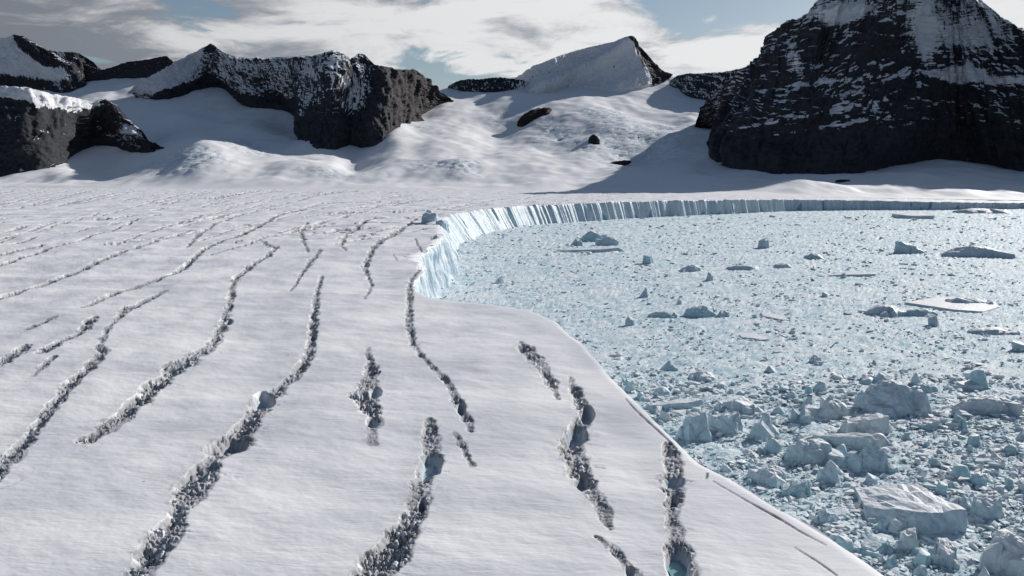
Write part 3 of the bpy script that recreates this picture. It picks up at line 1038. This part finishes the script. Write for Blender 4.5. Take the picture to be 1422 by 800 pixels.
mountain('huge dark rock massif with snow ledges filling the upper right, its summit cut by the frame',
         [(968, 166), (985, 142), (1008, 118), (1040, 92), (1064, 72), (1069, 52), (1094, 36), (1122, 19), (1142, 0), (1165, -32), (1205, -90), (1262, -135), (1310, -80),
          (1340, -22), (1362, 2), (1392, 26), (1422, 42), (1500, 60), (1580, 95), (1700, 130), (1900, 170), (2200, 215)],
         [(970, 174), (1000, 184), (1022, 196), (1003, 206), (984, 214), (986, 231), (1022, 237), (1060, 245), (1110, 248), (1150, 246), (1180, 246), (1230, 233), (1270, 225), (1300, 223), (1340, 224), (1370, 231), (1422, 240),
          (1500, 246), (1600, 250), (1750, 258), (1950, 265), (2200, 272)],
         3.3, 520, 215, 74, sn_right, 401, strata=1.0, jag=4.6)


# left-centre massif
def sn_mid(px, py, t, nz_, nn, v):
    s = 0.10 + 0.6 * sstep(0.50, 0.80, nz_) + 0.40 * nn
    s += 0.48 * sstep(165, 85, py) * sstep(520, 470, px)
    s -= 0.9 * sstep(0.30, 0.12, t) * sstep(180, 260, px)
    s += 0.35 * blob(px, py, 500, 130, 30, 40)
    s -= 1.3 * sstep(512, 548, px + 0.35 * (py - 90)) - 0.0
    s -= 0.95 * sstep(150, 172, py + 6 * nn) * sstep(400, 440, px)
    s += 1.5 * sstep(292, 262, px + 0.5 * (py - 70)) * sstep(0.18, 0.32, t)
    s -= 0.8 * blob(px, py, 292, 66, 12, 6) + 0.5 * blob(px, py, 292, 105, 12, 25)
    s -= 0.5 * np.exp(-((py - np.interp(px, [293, 315, 345, 400, 440, 468, 490], [66, 77, 82, 81, 78, 72, 82])) / 4.0) ** 2) * sstep(0, .3, nn + .15)
    return s


mountain('long snow dusted rock massif left of centre with a dark buttress on its right end',
         [(184, 128), (202, 110), (238, 92), (268, 74), (284, 66), (293, 61), (303, 68), (318, 77), (345, 82), (400, 80), (440, 77), (466, 70), (478, 76), (489, 84), (497, 75), (506, 76), (520, 91),
          (545, 95), (560, 98), (572, 95), (580, 99), (598, 117), (614, 130), (628, 143)],
         [(188, 131), (200, 138), (216, 142), (245, 136), (282, 124), (312, 119), (322, 136), (345, 152), (366, 156), (396, 150), (418, 163), (426, 186), (414, 196), (424, 208), (448, 214), (478, 203), (500, 198), (516, 206), (530, 212),
          (545, 200), (562, 183), (582, 178), (585, 160), (606, 152), (628, 145)],
         6.5, 480, 170, 66, sn_mid, 431, gully=0.9, rough=0.7, red=lambda px, py, nn: 0.5 * sstep(525, 560, px + 14 * nn) * sstep(610, 585, px) , jag=2.6)


# left rock group
def sn_l1(px, py, t, nz_, nn, v):
    s = 0.0 + 0.5 * sstep(0.7, 0.9, nz_) + 0.7 * nn
    s += 1.5 * sstep(0, 14, py - np.interp(px, [-100, 0, 15, 25, 60, 90, 130], [40, 45, 40, 60, 86, 90, 120])) * sstep(118, 84, px + 0.3 * (py - 80)) * sstep(118, 100, py + 8 * nn + 0.12 * (60 - px))
    s += 0.6 * blob(px, py, 84, 78, 10, 12)
    return s


mountain('dark rocky ridge with a shaded snow face at the far left skyline',
         [(-420, 120), (-300, 90), (-120, 62), (-30, 58), (0, 54), (18, 49), (30, 50), (48, 60), (62, 69), (80, 73), (98, 72), (112, 76), (128, 86), (142, 99), (150, 106)],
         [(-420, 190), (-300, 170), (-120, 150), (-30, 134), (0, 128), (28, 120), (50, 124), (75, 129), (100, 134), (112, 133), (118, 124), (121, 116), (112, 104), (128, 102), (150, 108)],
         5.5, 300, 130, 56, sn_l1, 461, jag=3.0, gully=0.8, rough=0.6)


def sn_l2(px, py, t, nz_, nn, v):
    s = -0.02 + 0.45 * sstep(0.72, 0.92, nz_) + 0.75 * nn
    s += 1.5 * sstep(-4, 5, np.interp(px, [-200, 10, 60, 100, 140, 175], [120, 136, 148, 156, 150, 140]) - py + 5 * nn) * sstep(150, 125, px)
    s += 1.2 * blob(px, py, 178, 182, 14, 9)
    return s


mountain('black rock spur below a snow shelf at the lower left edge',
         [(-420, 170), (-200, 140), (-60, 124), (0, 120), (30, 121), (70, 130), (100, 136), (126, 142), (146, 138), (164, 148), (178, 166), (197, 182), (206, 196), (222, 205), (234, 212)],
         [(-420, 252), (-200, 250), (-60, 248), (0, 244), (40, 242), (75, 238), (92, 226), (95, 218), (108, 208), (128, 200), (140, 190), (156, 200), (172, 211), (196, 214), (216, 216), (234, 215)],
         5.5, 340, 150, 54, sn_l2, 487, jag=3.0, gully=0.8, rough=0.6)


def sn_l3(px, py, t, nz_, nn, v):
    return -0.2 + 0.8 * sstep(0.6, 0.85, nz_) + 0.8 * nn


mountain('small low dark ridge on the skyline between the left peaks',
         [(96, 92), (118, 90), (140, 98), (160, 93), (168, 88), (190, 85), (212, 82), (231, 78), (238, 84), (246, 92)],
         [(96, 98), (120, 103), (142, 107), (165, 106), (185, 102), (205, 97), (222, 94), (236, 91), (246, 93)],
         5.0, 150, 60, 12, sn_l3, 503, jag=2.0, base_depth=11500)


# centre peak
def sn_c(px, py, t, nz_, nn, v):
    s = 1.15 + 0.1 * nn
    edge_x = np.interp(py, [50, 70, 85, 108], [874, 886, 892, 906])
    s -= 1.6 * sstep(-4, 4, px - edge_x + 6 * nn)
    s += 1.3 * sstep(0.25, 0.05, t)
    s -= 0.85 * np.exp(-((py - np.interp(px, [735, 790, 830, 880, 930], [133, 121, 122, 125, 108]) - 1) / 3.5) ** 2) * sstep(-.15, .2, nn)
    s -= 0.6 * np.exp(-((py - np.interp(px, [718, 760, 800], [112, 100, 92]) - 1) / 2.6) ** 2) * sstep(0, .25, nn)
    return s


mountain('white snow pyramid peak with a dark right rock edge at the centre skyline',
         [(716, 110), (730, 101), (746, 90), (775, 78), (800, 70), (830, 63), (855, 58), (869, 53), (875, 53), (884, 60), (895, 71), (906, 84), (918, 97), (931, 107)],
         [(716, 113), (726, 124), (737, 136), (770, 130), (800, 123), (830, 127), (850, 131), (880, 128), (898, 122), (908, 120), (918, 117), (931, 109)],
         7.0, 300, 130, 48, sn_c, 521, jag=1.0, gully=0.5, gulw=0.05, rough=0.3, relief=lambda qx, qy: 75 * np.exp(-((qy - np.interp(qx, [730, 800, 850, 878], [132, 102, 78, 58])) / 9.0) ** 2))


def sn_c2(px, py, t, nz_, nn, v):
    return 0.15 + 0.8 * sstep(0.55, 0.85, nz_) + 0.7 * nn + 0.6 * sstep(700, 740, px)


mountain('low dark rock hump on the skyline left of the centre peak',
         [(622, 120), (634, 113), (650, 110), (668, 110), (690, 107), (706, 109), (724, 111), (745, 116)],
         [(622, 122), (640, 129), (655, 133), (680, 132), (700, 131), (720, 130), (745, 124)],
         5.0, 140, 50, 12, sn_c2, 541, jag=1.5)


def sn_r2(px, py, t, nz_, nn, v):
    return 0.25 + 0.8 * sstep(0.5, 0.85, nz_) + 0.8 * nn


mountain('snow dusted rock ridge between the centre peak and the right massif',
         [(930, 112), (940, 106), (952, 103), (975, 102), (1000, 101), (1018, 98), (1040, 92), (1070, 88)],
         [(930, 116), (940, 125), (950, 133), (965, 138), (980, 140), (1000, 146), (1030, 150), (1070, 156)],
         5.5, 170, 70, 14, sn_r2, 557, jag=2.0)


# rock outcrops in the snow slopes
def outcrop(px, py, wpx, hpx, tilt, label, red, seed):
    x, y, z = snow_z(px, py)
    k = y / F
    w2, h2 = wpx * k / 2, hpx * k / 2
    n1, n2_ = 26, 14
    pts = []
    rr_ = random.Random(seed)
    for i in range(60):
        a = rr_.random() * 2 * math.pi
        r = 0.75 + 0.25 * rr_.random()
        pts.append((math.cos(a) * w2 * r, (rr_.random() - 0.5) * h2 * 2.2, math.sin(a) * h2 * r))
    c, s = math.cos(tilt), math.sin(tilt)
    pts = [(p[0] * c - p[2] * s, p[1] + (p[0] * s + p[2] * c) * 1.0, p[0] * s + p[2] * c) for p in pts]
    me = hull_mesh('rock_outcrop', pts, M_ROCK, 3, h2 * 0.35, h2 * 0.9, True, seed)
    a = me.attributes.new('red', 'FLOAT', 'POINT')
    a.data.foreach_set('value', np.full(len(me.vertices), red, dtype=np.float32))
    for an in ('across', 'along'):
        a = me.attributes.new(an, 'FLOAT', 'POINT')
        a.data.foreach_set('value', np.array([v.co.x if an == 'across' else v.co.z for v in me.vertices], dtype=np.float32))
    a = me.attributes.new('snow', 'FLOAT', 'POINT')
    a.data.foreach_set('value', np.full(len(me.vertices), -0.3, dtype=np.float32))
    o = add('rock_outcrop', me, label=label, category='rock outcrop')
    o.location = (x, y, z)
    return o


outcrop(743, 168, 54, 19, R(26), 'long reddish rock outcrop in the snow slope below the centre peak', 0.9, 3)
outcrop(826, 204, 14, 18, R(-5), 'small upright dark rock poking through the icefall', 0.3, 4)
outcrop(857, 224, 40, 8, R(10), 'thin flat dark rock band at the foot of the icefall', 0.2, 5)
outcrop(1172, 254, 24, 6, R(3), 'small rock cluster on shaded snow under the right massif', 0.0, 6)

# ------------------------------------------------------------------ sea: brash covered water
pys = np.concatenate([np.arange(900, 800, -6.0), np.arange(800, 400, -1.7), np.arange(400, 300, -0.9), np.arange(300, 262, -1.0)])
Ys = H / np.tan(PITCH + np.arctan((pys - CY) / F))
tb = np.concatenate([np.arange(-0.2, -0.12, 0.01), np.arange(-0.12, 0.70, 2.0 / F), np.arange(0.70, 1.6, 0.012)])
MX = Ys[:, None] * tb[None]; MY = np.repeat(Ys[:, None], len(tb), 1)
inm = inside_rows(Ys, MX + 40)
sc = np.interp(np.hypot(MX, MY), [150, 400, 900, 2000, 5000], [2.2, 3.2, 6, 13, 30])
d1, d2, rid = worley(MX / 3.6, MY / 3.6, 601)
e1, e2, rid2 = worley(MX / 9.0, MY / 9.0, 607)
g1, g2, rid3 = worley(MX / 24.0, MY / 30.0, 613)
lump = 0.75 * np.clip(0.6 - d1, 0, 1) * (0.4 + rid) + 1.3 * np.clip(0.62 - e1, 0, 1) * (rid2 > 0.55) + 2.6 * np.clip(0.5 - g1, 0, 1) * (rid3 > 0.8)
MZ = lump + 0.5 * fbm(MX / 40, MY / 40, 4, 617)
rowd = 1.1 * (MX ** 2 + MY ** 2) / (F * H)
MZ = MZ + np.clip(0.13 * rowd, 0.05, 1.9) * (RNG.random(MX.shape) - 0.5) * (0.6 + 0.8 * sstep(-0.3, 0.4, fbm(MX / 60, MY / 110, 3, 623)))
chunk = np.clip(0.2 + 0.75 * np.clip((d2 - d1) * 2, 0, 1) * (0.4 + 0.6 * rid) + 0.3 * (rid2 > 0.55) * (e1 < 0.5), 0, 1)
sfc = grid_faces(*MX.shape)
ii_ = inm.ravel()[sfc].all(1)
sfc = sfc[~ii_]
us, inv = np.unique(sfc.ravel(), return_inverse=True)
mv = np.stack([MX, MY, MZ], 2).reshape(-1, 3)[us]
add('sea_surface', new_mesh('sea_surface', mv, inv.reshape(sfc.shape), M_SEA, True, {'chunk': chunk.ravel()[us]}), kind='structure',
    label='sea packed solid with pale blue brash ice in front of the cliff')


def sea_ok(x, y, margin=6.0):
    """outside the glacier"""
    r = inside_rows(np.atleast_1d(y), np.atleast_1d(x)[:, None] - margin)
    r2 = inside_rows(np.atleast_1d(y) + margin, np.atleast_1d(x)[:, None])
    return ~(r | r2).ravel()


# ------------------------------------------------------------------ icebergs read off the photograph
SHAPES = {}


def berg_points(style, rd, w, d, h):
    j = lambda a: (rd.random() - 0.5) * a
    p = []
    if style == 'block':
        lean, sk = j(.5), j(.5)
        for k in range(7):
            a = k / 7 * 2 * math.pi + j(.7)
            r = 0.85 + 0.3 * rd.random()
            x_, y_ = math.cos(a) * r, math.sin(a) * r
            p.append((x_ * w / 2, y_ * d / 2, -0.3 * h))
            t_ = 0.55 + 0.35 * rd.random()
            p.append((x_ * w / 2 * t_ + sk * w * .25, y_ * d / 2 * t_, h * (0.85 + lean * x_ + j(.25))))
    elif style == 'wedge':
        for sx in (-1, 1):
            for sy in (-1, 1):
                p.append((sx * w / 2 * (1 + j(.2)), sy * d / 2 * (1 + j(.2)), -0.3 * h))
        p += [(-w * 0.30, -d * 0.2, h * 0.95), (w * 0.05, d * 0.2, h), (w * 0.38, d * 0.1, h * 0.35), (-w * .45, d * .3, h * .5)]
    elif style == 'pyramid':
        for k in range(6):
            a = k / 6 * 2 * math.pi + j(.5)
            p.append((math.cos(a) * w / 2, math.sin(a) * d / 2, -0.3 * h))
        p += [(w * j(.3), d * 0.05, h), (w * (0.22 + j(.1)), -d * .25, h * .55), (-w * .25, -d * .28, h * .45)]
    elif style == 'dome':
        for k in range(26):
            a = rd.random() * 2 * math.pi
            e = rd.random() ** 0.7 * math.pi / 2
            p.append((math.cos(a) * math.cos(e) * w / 2, math.sin(a) * math.cos(e) * d / 2, math.sin(e) * h - 0.05 * h))
        for k in range(8):
            a = k / 8 * 2 * math.pi
            p.append((math.cos(a) * w / 2, math.sin(a) * d / 2, -0.3 * h))
    elif style == 'slab':
        for k in range(9):
            a = k / 9 * 2 * math.pi + j(.6)
            r = 0.8 + 0.4 * rd.random()
            x_, y_ = math.cos(a) * r, math.sin(a) * r
            p.append((x_ * w / 2, y_ * d / 2, -0.4 * h))
            p.append((x_ * w / 2 * (.86 + j(.2)), y_ * d / 2 * (.86 + j(.2)), h * (0.72 + 0.35 * x_ + j(.3))))
    elif style == 'table':
        p += [(-w / 2, d * .55, 0.25 * h), (-w * .25, d * .6, .45 * h), (w * .18, d * .5, .75 * h), (w * .5, -d * .35, h), (w * .12, -d * .5, h * .95), (-w * .1, -d * .42, .6 * h), (-w * .48, -d * .1, .25 * h)]
        p += [(sx * w / 2, sy * d / 2, -0.4 * h) for sx in (-1, 1) for sy in (-1, 1)]
        p += [(w * .52, -d * .42, -.3 * h), (w * .1, -d * .55, -.3 * h)]
    elif style == 'floe':
        for k in range(11):
            a = k / 11 * 2 * math.pi
            r = 0.5 + 0.75 * rd.random()
            p.append((math.cos(a) * w / 2 * r, math.sin(a) * d / 2 * r, -0.5 * h))
            p.append((math.cos(a) * w / 2 * r * .95, math.sin(a) * d / 2 * r * .95, h * (.7 + j(.5))))
    return p


def berg(px, py, wpx, hpx, style, mat, label, rot=0.0, deep=None, seed=None, group=None, cuts=3):
    seed = seed if seed is not None else int(px * 7 + py * 13) % 9973
    rd = random.Random(seed)
    x, y = on_z(px, py, 0.5)
    x, y = float(x), float(y)
    k = math.hypot(x, y) / F
    w2 = wpx * k
    sinv = H / math.hypot(math.hypot(x, y), H)
    d2_ = w2 * 0.7 if deep is None else deep * w2
    h2 = hpx * k if style in ('floe',) else max(hpx * k - 0.35 * d2_ * sinv, 0.35 * hpx * k)
    pts = berg_points(style, rd, w2, d2_, h2)
    if rot:
        c, s = math.cos(rot), math.sin(rot)
        pts = [(p[0] * c - p[1] * s, p[0] * s + p[1] * c, p[2]) for p in pts]
    me = hull_mesh('iceberg', pts, mat, cuts - (1 if wpx < 36 else 0), (0.12 if style == 'table' else 0.075) * min(w2, h2 * 2.2), 0.33 * max(w2 * 0.6, h2), False, seed)
    if style not in ('floe', 'table') and wpx > 16:
        # shoulders and broken lumps frozen to its sides
        lumps = [me]
        for q in range(3 if wpx > 30 else 2):
            a_ = rd.random() * 2 * math.pi
            f_ = 0.28 + 0.25 * rd.random()
            pp = berg_points(rd.choice(['block', 'wedge', 'pyramid']), rd, w2 * f_ * 1.2, d2_ * f_ * 1.3, h2 * (0.35 + 0.45 * rd.random()))
            an = rd.random() * 3
            c, s_ = math.cos(an), math.sin(an)
            pp = [(p[0] * c - p[1] * s_ + math.cos(a_) * w2 * 0.38, p[0] * s_ + p[1] * c + math.sin(a_) * d2_ * 0.38, p[2]) for p in pp]
            lumps.append(hull_mesh('lump', pp, mat, max(cuts - 1, 1), 0.035 * w2 * f_, 0.3 * w2 * f_, False, seed + q + 1))
        lumps = lumps[1:]
    else:
        lumps = []
    o = add('iceberg', me, label=label, category='iceberg')
    if group:
        o['group'] = group
    for l_ in lumps:
        l_.name = 'side_lump'
        add('side_lump', l_, o)
    o.location = (x, y + d2_ * 0.45, 0.4)
    HERO.append((x, y + d2_ * .45, max(w2, d2_) * 0.5))
    ws = label.replace(',', '').split()
    cut = len(ws)
    for stop in ('touching', 'right', 'left', 'with', 'below', 'lying', 'standing', 'at', 'in', 'ending', 'behind', 'alone', 'above', 'near', 'beside', 'against', 'under', 'beyond', 'leaning', 'across', 'far'):
        if stop in ws[2:]:
            cut = min(cut, ws.index(stop, 2))
    HNAME.append(' '.join(ws[:min(cut, 5)]))
    return o


HERO = []
HNAME = []
B, W_, T_ = M_BERG, M_BERG_SNOWY, M_BERG_TEAL
berg(967, 612, 50, 42, 'block', B, 'square blue-grey ice block touching the glacier edge beside the thin crack', 0.35, 0.8)
berg(1012, 605, 56, 30, 'block', B, 'broad pale ice block right of the block at the glacier edge', -0.2)
berg(1063, 611, 34, 26, 'wedge', B, 'small dark faced ice wedge with a sharp left point, right of the broad block', 0.5)
berg(1247, 578, 88, 46, 'dome', B, 'largest domed iceberg with dark front and pale sloping sides', 0.0, 0.7)
berg(1157, 583, 52, 32, 'pyramid', W_, 'pale pyramid berg with a dark notch in its right side', 0.3)
berg(1119, 588, 32, 24, 'pyramid', B, 'small craggy grey berg left of the pale pyramid', 0.8)
berg(1205, 605, 66, 28, 'slab', W_, 'smooth rounded pinkish white berg below the domed iceberg', -0.3, 0.6)
berg(1134, 645, 80, 34, 'dome', B, 'wide mound shaped berg with shaded front and snowy crest', 0.1, 0.6)
berg(1213, 655, 54, 40, 'pyramid', B, 'dark faced triangular berg right of the wide mound', 0.15, 0.7)
berg(1178, 622, 80, 20, 'slab', W_, 'long tilted white slab ending at the dark triangular berg', -0.45, 0.35)
berg(1163, 670, 46, 28, 'wedge', B, 'angular grey block in front of the wide mound', 0.9)
berg(1288, 738, 112, 44, 'table', B, 'long sloping table berg with a sheer blue-grey front face', -0.25, 1.0)
berg(1075, 672, 54, 24, 'dome', B, 'low greyish hump near the glacier edge', 0.3)
berg(1110, 690, 36, 22, 'slab', T_, 'teal slab lying below the greyish hump', 0.3)
berg(940, 570, 82, 14, 'slab', B, 'long narrow ice log lying along the glacier edge', 0.06, 0.3)
berg(1036, 574, 52, 20, 'wedge', B, 'flat dark wedge behind the broad ice block', 0.1)
berg(1382, 576, 84, 22, 'dome', W_, 'long low whaleback berg at the right border, level with the domed iceberg', -0.08, 0.4)
berg(1292, 596, 42, 12, 'slab', B, 'thin grey slab right of the pinkish white berg', 0.0, 0.4)
berg(1335, 594, 26, 18, 'pyramid', T_, 'small teal pinnacle right of the thin grey slab', 0.4)
berg(1384, 722, 46, 30, 'block', B, 'shaded blocky berg behind the table berg front, at the right border', 0.5)
berg(1345, 712, 34, 22, 'pyramid', B, 'dark jagged berg right of the table berg', 0.9)
berg(1420, 800, 74, 52, 'dome', W_, 'whitish rounded berg in the bottom right corner', 0.2)
berg(1255, 740, 44, 20, 'slab', W_, 'white slab leaning left of the table berg front', 0.6, 0.5)
berg(1232, 712, 46, 14, 'slab', W_, 'flat white plate left of the table berg, upper one', 0.2, 0.6)
berg(1228, 728, 40, 12, 'slab', T_, 'flat bluish plate under the upper white plate', -0.2, 0.6)
berg(1268, 765, 30, 26, 'block', W_, 'white upright block in the blue rubble at the bottom', 0.4)
berg(1318, 784, 40, 24, 'slab', B, 'tilted pale block near the bottom right corner', 0.8)
berg(1218, 770, 48, 18, 'slab', T_, 'teal ice slab in the rubble beside the glacier lip at the bottom', 0.3)
berg(1145, 728, 24, 20, 'pyramid', B, 'grey pointed block against the glacier lip', 0.2)
berg(976, 440, 50, 16, 'dome', T_, 'blue dome berg standing alone beyond the glacier corner', 0.0, 0.5)
berg(922, 441, 46, 9, 'dome', T_, 'low blue hump left of the lone blue dome', 0.0, 0.4)
berg(1006, 440, 24, 9, 'pyramid', T_, 'small blue block touching the right of the lone blue dome', 0.3)
berg(1264, 352, 32, 14, 'block', B, 'single squarish blue berg in the far ice field', 0.1)
berg(1360, 357, 82, 13, 'dome', B, 'long low blue berg right of the squarish far berg', 0.0, 0.3)
berg(1133, 360, 22, 8, 'dome', B, 'small grey mound in the middle of the far ice field', 0.0)
berg(986, 390, 14, 12, 'pyramid', B, 'small upright block with lit left side on a white strip', 0.3)
berg(1236, 438, 56, 14, 'dome', B, 'dark blue-grey berg left of the big pale floe', 0.0, 0.5)
berg(1282, 439, 46, 9, 'dome', T_, 'low blue berg between the dark berg and the big pale floe', 0.0, 0.4)
berg(1362, 434, 112, 3, 'floe', W_, 'big pale pinkish floe at the right border', 0.15, 1.1)
berg(1354, 424, 60, 9, 'wedge', B, 'dark blue crest lying across the big pale floe', -0.25, 0.3)
berg(1085, 446, 30, 2, 'floe', W_, 'flat white floe right of the lone blue dome', 0.2, 2.0)
berg(1056, 474, 36, 2, 'floe', W_, 'flat whitish pink floe below the other flat floe', -0.2, 1.8)
berg(1185, 384, 78, 4, 'slab', B, 'long thin dark edged slab in the far ice field', 0.02, 0.35)
berg(963, 377, 32, 9, 'dome', B, 'low blue hummock left of the thin slab, nearer the cliff', 0.0)
berg(1034, 375, 48, 7, 'dome', B, 'long low blue hummock right of the first hummock', 0.0, 0.4)
berg(1135, 503, 22, 10, 'pyramid', B, 'grey pyramid block alone in fine brash', 0.4)
berg(928, 514, 26, 13, 'pyramid', T_, 'dark teal pointed block near the glacier edge', 0.2)
berg(978, 528, 38, 13, 'dome', W_, 'snow dusted grey hump right of the teal pointed block', 0.0)
berg(1386, 464, 62, 8, 'dome', B, 'dark flat berg below the big pale floe', 0.0, 0.4)
berg(1232, 535, 40, 16, 'pyramid', T_, 'blue jagged cluster above the domed iceberg', 0.4)
berg(1290, 545, 34, 12, 'dome', T_, 'blue-green low block right of the blue jagged cluster', 0.0)
berg(818, 350, 92, 5, 'slab', B, 'long flat shadow edged slab near the cliff foot', 0.0, 0.3)
berg(824, 336, 52, 15, 'pyramid', T_, 'blue tilted berg in the rubble heap near the cliff', -0.1, 0.6)
berg(846, 341, 34, 12, 'dome', B, 'blue lump right end of the rubble heap near the cliff', 0.0)
berg(800, 341, 24, 12, 'pyramid', B, 'pointed block left part of the rubble heap near the cliff', 0.5)
berg(1090, 372, 26, 6, 'dome', B, 'tiny blue hummock beyond the long hummock', 0.0)
berg(1365, 296, 60, 6, 'dome', B, 'low blue berg far off at the right end of the cliff', 0.0, 0.5)
berg(1285, 304, 44, 5, 'floe', W_, 'pale flat floe near the far end of the cliff', 0.0, 1.5)

# ------------------------------------------------------------------ loose ice blocks, each its own object
PROTO = []
for k in range(14):
    rd = random.Random(900 + k)
    st = ('block', 'wedge', 'pyramid', 'slab', 'block', 'pyramid', 'dome')[k % 7]
    pts = berg_points(st, rd, 1.0, 0.8, 0.42 if st == 'slab' else 0.62)
    me = hull_mesh('ice_block', pts, (B, T_, W_, B, T_)[k % 5], 1, 0.06, 0.35, False, k)
    PROTO.append(me)
hero = np.array(HERO)
STY = ('square', 'wedge shaped', 'pointed', 'flat', 'chunky', 'jagged', 'rounded')
TINTS = ('grey-blue', 'teal', 'white', 'blue-grey', 'blue-green')
hero_px = np.array([proj(h_[0], h_[1], 0.0) for h_ in HERO])


def block_label(px, py, sz, kp):
    """look, then where it lies beside the nearest iceberg one can find"""
    d = np.hypot(hero_px[:, 0] - px, (hero_px[:, 1] - py) * 1.6)
    order = np.argsort(d)
    sizes = 'tiny' if sz < 11 else 'small' if sz < 16 else 'mid sized' if sz < 23 else 'large'
    for i in order[:4]:
        dx, dy = px - hero_px[i, 0], (py - hero_px[i, 1]) * 1.6
        where = ('right of' if dx > 0 else 'left of') if abs(dx) > abs(dy) else ('in front of' if dy > 0 else 'behind')
        if d[i] > 60:
            where = 'well ' + where
        t_ = '%s %s %s ice block %s the %s' % (sizes, TINTS[kp % 5], STY[kp % 7], where, HNAME[i])
        if t_ not in seen_labels:
            break
    seen_labels[t_] = 1
    return t_


cnt = 0
seen_labels = {}
rb = random.Random(77)
tries = 0
while cnt < 235 and tries < 9000:
    tries += 1
    py = 330 + 480 * rb.random() ** 0.75
    px = 640 + 860 * rb.random()
    if rb.random() > 0.12 + 0.88 * (py > 530):
        continue
    x, y = on_z(px, py, 0.5)
    x, y = float(x), float(y)
    k = math.hypot(x, y) / F
    size = k * (9 + 20 * rb.random() ** 2.2) * (1.0 if py > 520 else 0.85)
    if not sea_ok(x, y, 8 + size)[0]:
        continue
    if (np.hypot(hero[:, 0] - x, hero[:, 1] - y) < hero[:, 2] * 0.8).any():
        continue
    kp = rb.randrange(14)
    o = add('ice_block', PROTO[kp], label=block_label(px, py, size / k, kp), category='ice block', group='small ice blocks scattered through the brash')
    o.location = (x, y, 0.35)
    o.scale = (size, size * (0.8 + 0.5 * rb.random()), size * (0.7 + 0.6 * rb.random()))
    o.rotation_euler = ((rb.random() - .5) * .5, (rb.random() - .5) * .5, rb.random() * 6.28)
    cnt += 1

# ------------------------------------------------------------------ brash: uncountable small chunks in one object
def brash():
    protos = []
    for k in range(16):
        rd = random.Random(1300 + k)
        pts = [((rd.random() - .5), (rd.random() - .5), (rd.random() - .35) * 0.8) for _ in range(9)]
        bm = bmesh.new()
        vs = [bm.verts.new(p) for p in pts]
        r = bmesh.ops.convex_hull(bm, input=vs)
        bmesh.ops.delete(bm, geom=list({e for e in r['geom_interior'] + r['geom_unused'] if isinstance(e, bmesh.types.BMVert)}), context='VERTS')
        bmesh.ops.triangulate(bm, faces=bm.faces[:])
        bm.verts.index_update()
        protos.append((np.array([v.co for v in bm.verts]), np.array([[v.index for v in f.verts] for f in bm.faces])))
        bm.free()
    N_ = 70000
    py = 300 + 560 * RNG.random(N_) ** 1.05
    px = 560 + 1000 * RNG.random(N_)
    near = N_ - 11000                                   # coarser rubble in the near part of the bay
    py[near:] = 520 + 330 * RNG.random(11000) ** 0.9
    px[near:] = 860 + 720 * RNG.random(11000)
    x, y = on_z(px, py, 0.3)
    ok = np.zeros(N_, bool)
    for c in range(0, N_, 4000):
        ok[c:c + 4000] = sea_ok(x[c:c + 4000], y[c:c + 4000], 2.5)
    x = x[ok]; y = y[ok]
    # chips gather in bands and leave smooth slush between, more so in the far part
    band = fbm(x / 70, y / 150, 4, 733)
    lim_ = np.interp(py[ok], [300, 430, 560], [1, 0.9, 0.25])
    kp_ = RNG.random(len(x)) < np.clip(0.62 + 2.6 * band, 1 - lim_, 1)
    x = x[kp_]; y = y[kp_]
    ok[np.nonzero(ok)[0][~kp_]] = False
    k = np.hypot(x, y) / F
    n_ = len(x)
    size = k * (1.4 + 8.5 * RNG.random(n_) ** 5.5)
    big_ = (np.arange(N_) >= near)[ok]
    size = np.where(big_, k * (4 + 11 * RNG.random(n_) ** 2.2), size)
    clump = fbm(x / 30, y / 45, 3, 701)
    size *= np.clip(1 + 1.1 * clump, 0.40, 2.0) * np.interp(py, [300, 420, 540], [0.62, 0.72, 1.0])[ok]
    rot = RNG.random(n_) * 6.283
    sx = size * (0.7 + 0.7 * RNG.random(n_)); sy = size * (0.7 + 0.7 * RNG.random(n_)); sz = size * (0.36 + 0.5 * RNG.random(n_))
    tint = np.clip(RNG.random(n_) * 0.95 + 0.30 * clump + 0.22, 0, 1)
    which = RNG.integers(0, 16, n_)
    allv, allf, allt = [], [], []
    base = 0
    for q in range(16):
        m = which == q
        if not m.any():
            continue
        pv_, pf_ = protos[q]
        c, s = np.cos(rot[m])[:, None], np.sin(rot[m])[:, None]
        ax = pv_[None, :, 0] * sx[m][:, None]; ay = pv_[None, :, 1] * sy[m][:, None]
        vx = ax * c - ay * s + x[m][:, None]; vy = ax * s + ay * c + y[m][:, None]
        vz = pv_[None, :, 2] * sz[m][:, None] + 0.45
        vv = np.stack([vx, vy, vz], 2).reshape(-1, 3)
        nn_ = m.sum()
        ff = (pf_[None] + (np.arange(nn_) * len(pv_))[:, None, None]).reshape(-1, 3) + base
        allv.append(vv); allf.append(ff); allt.append(np.repeat(tint[m], len(pv_)))
        base += len(vv)
    me = new_mesh('brash_ice', np.concatenate(allv), np.concatenate(allf), M_BRASH, False, {'tint': np.concatenate(allt)})
    add('brash_ice', me, kind='stuff', label='dense litter of small broken ice chunks covering the sea')


brash()
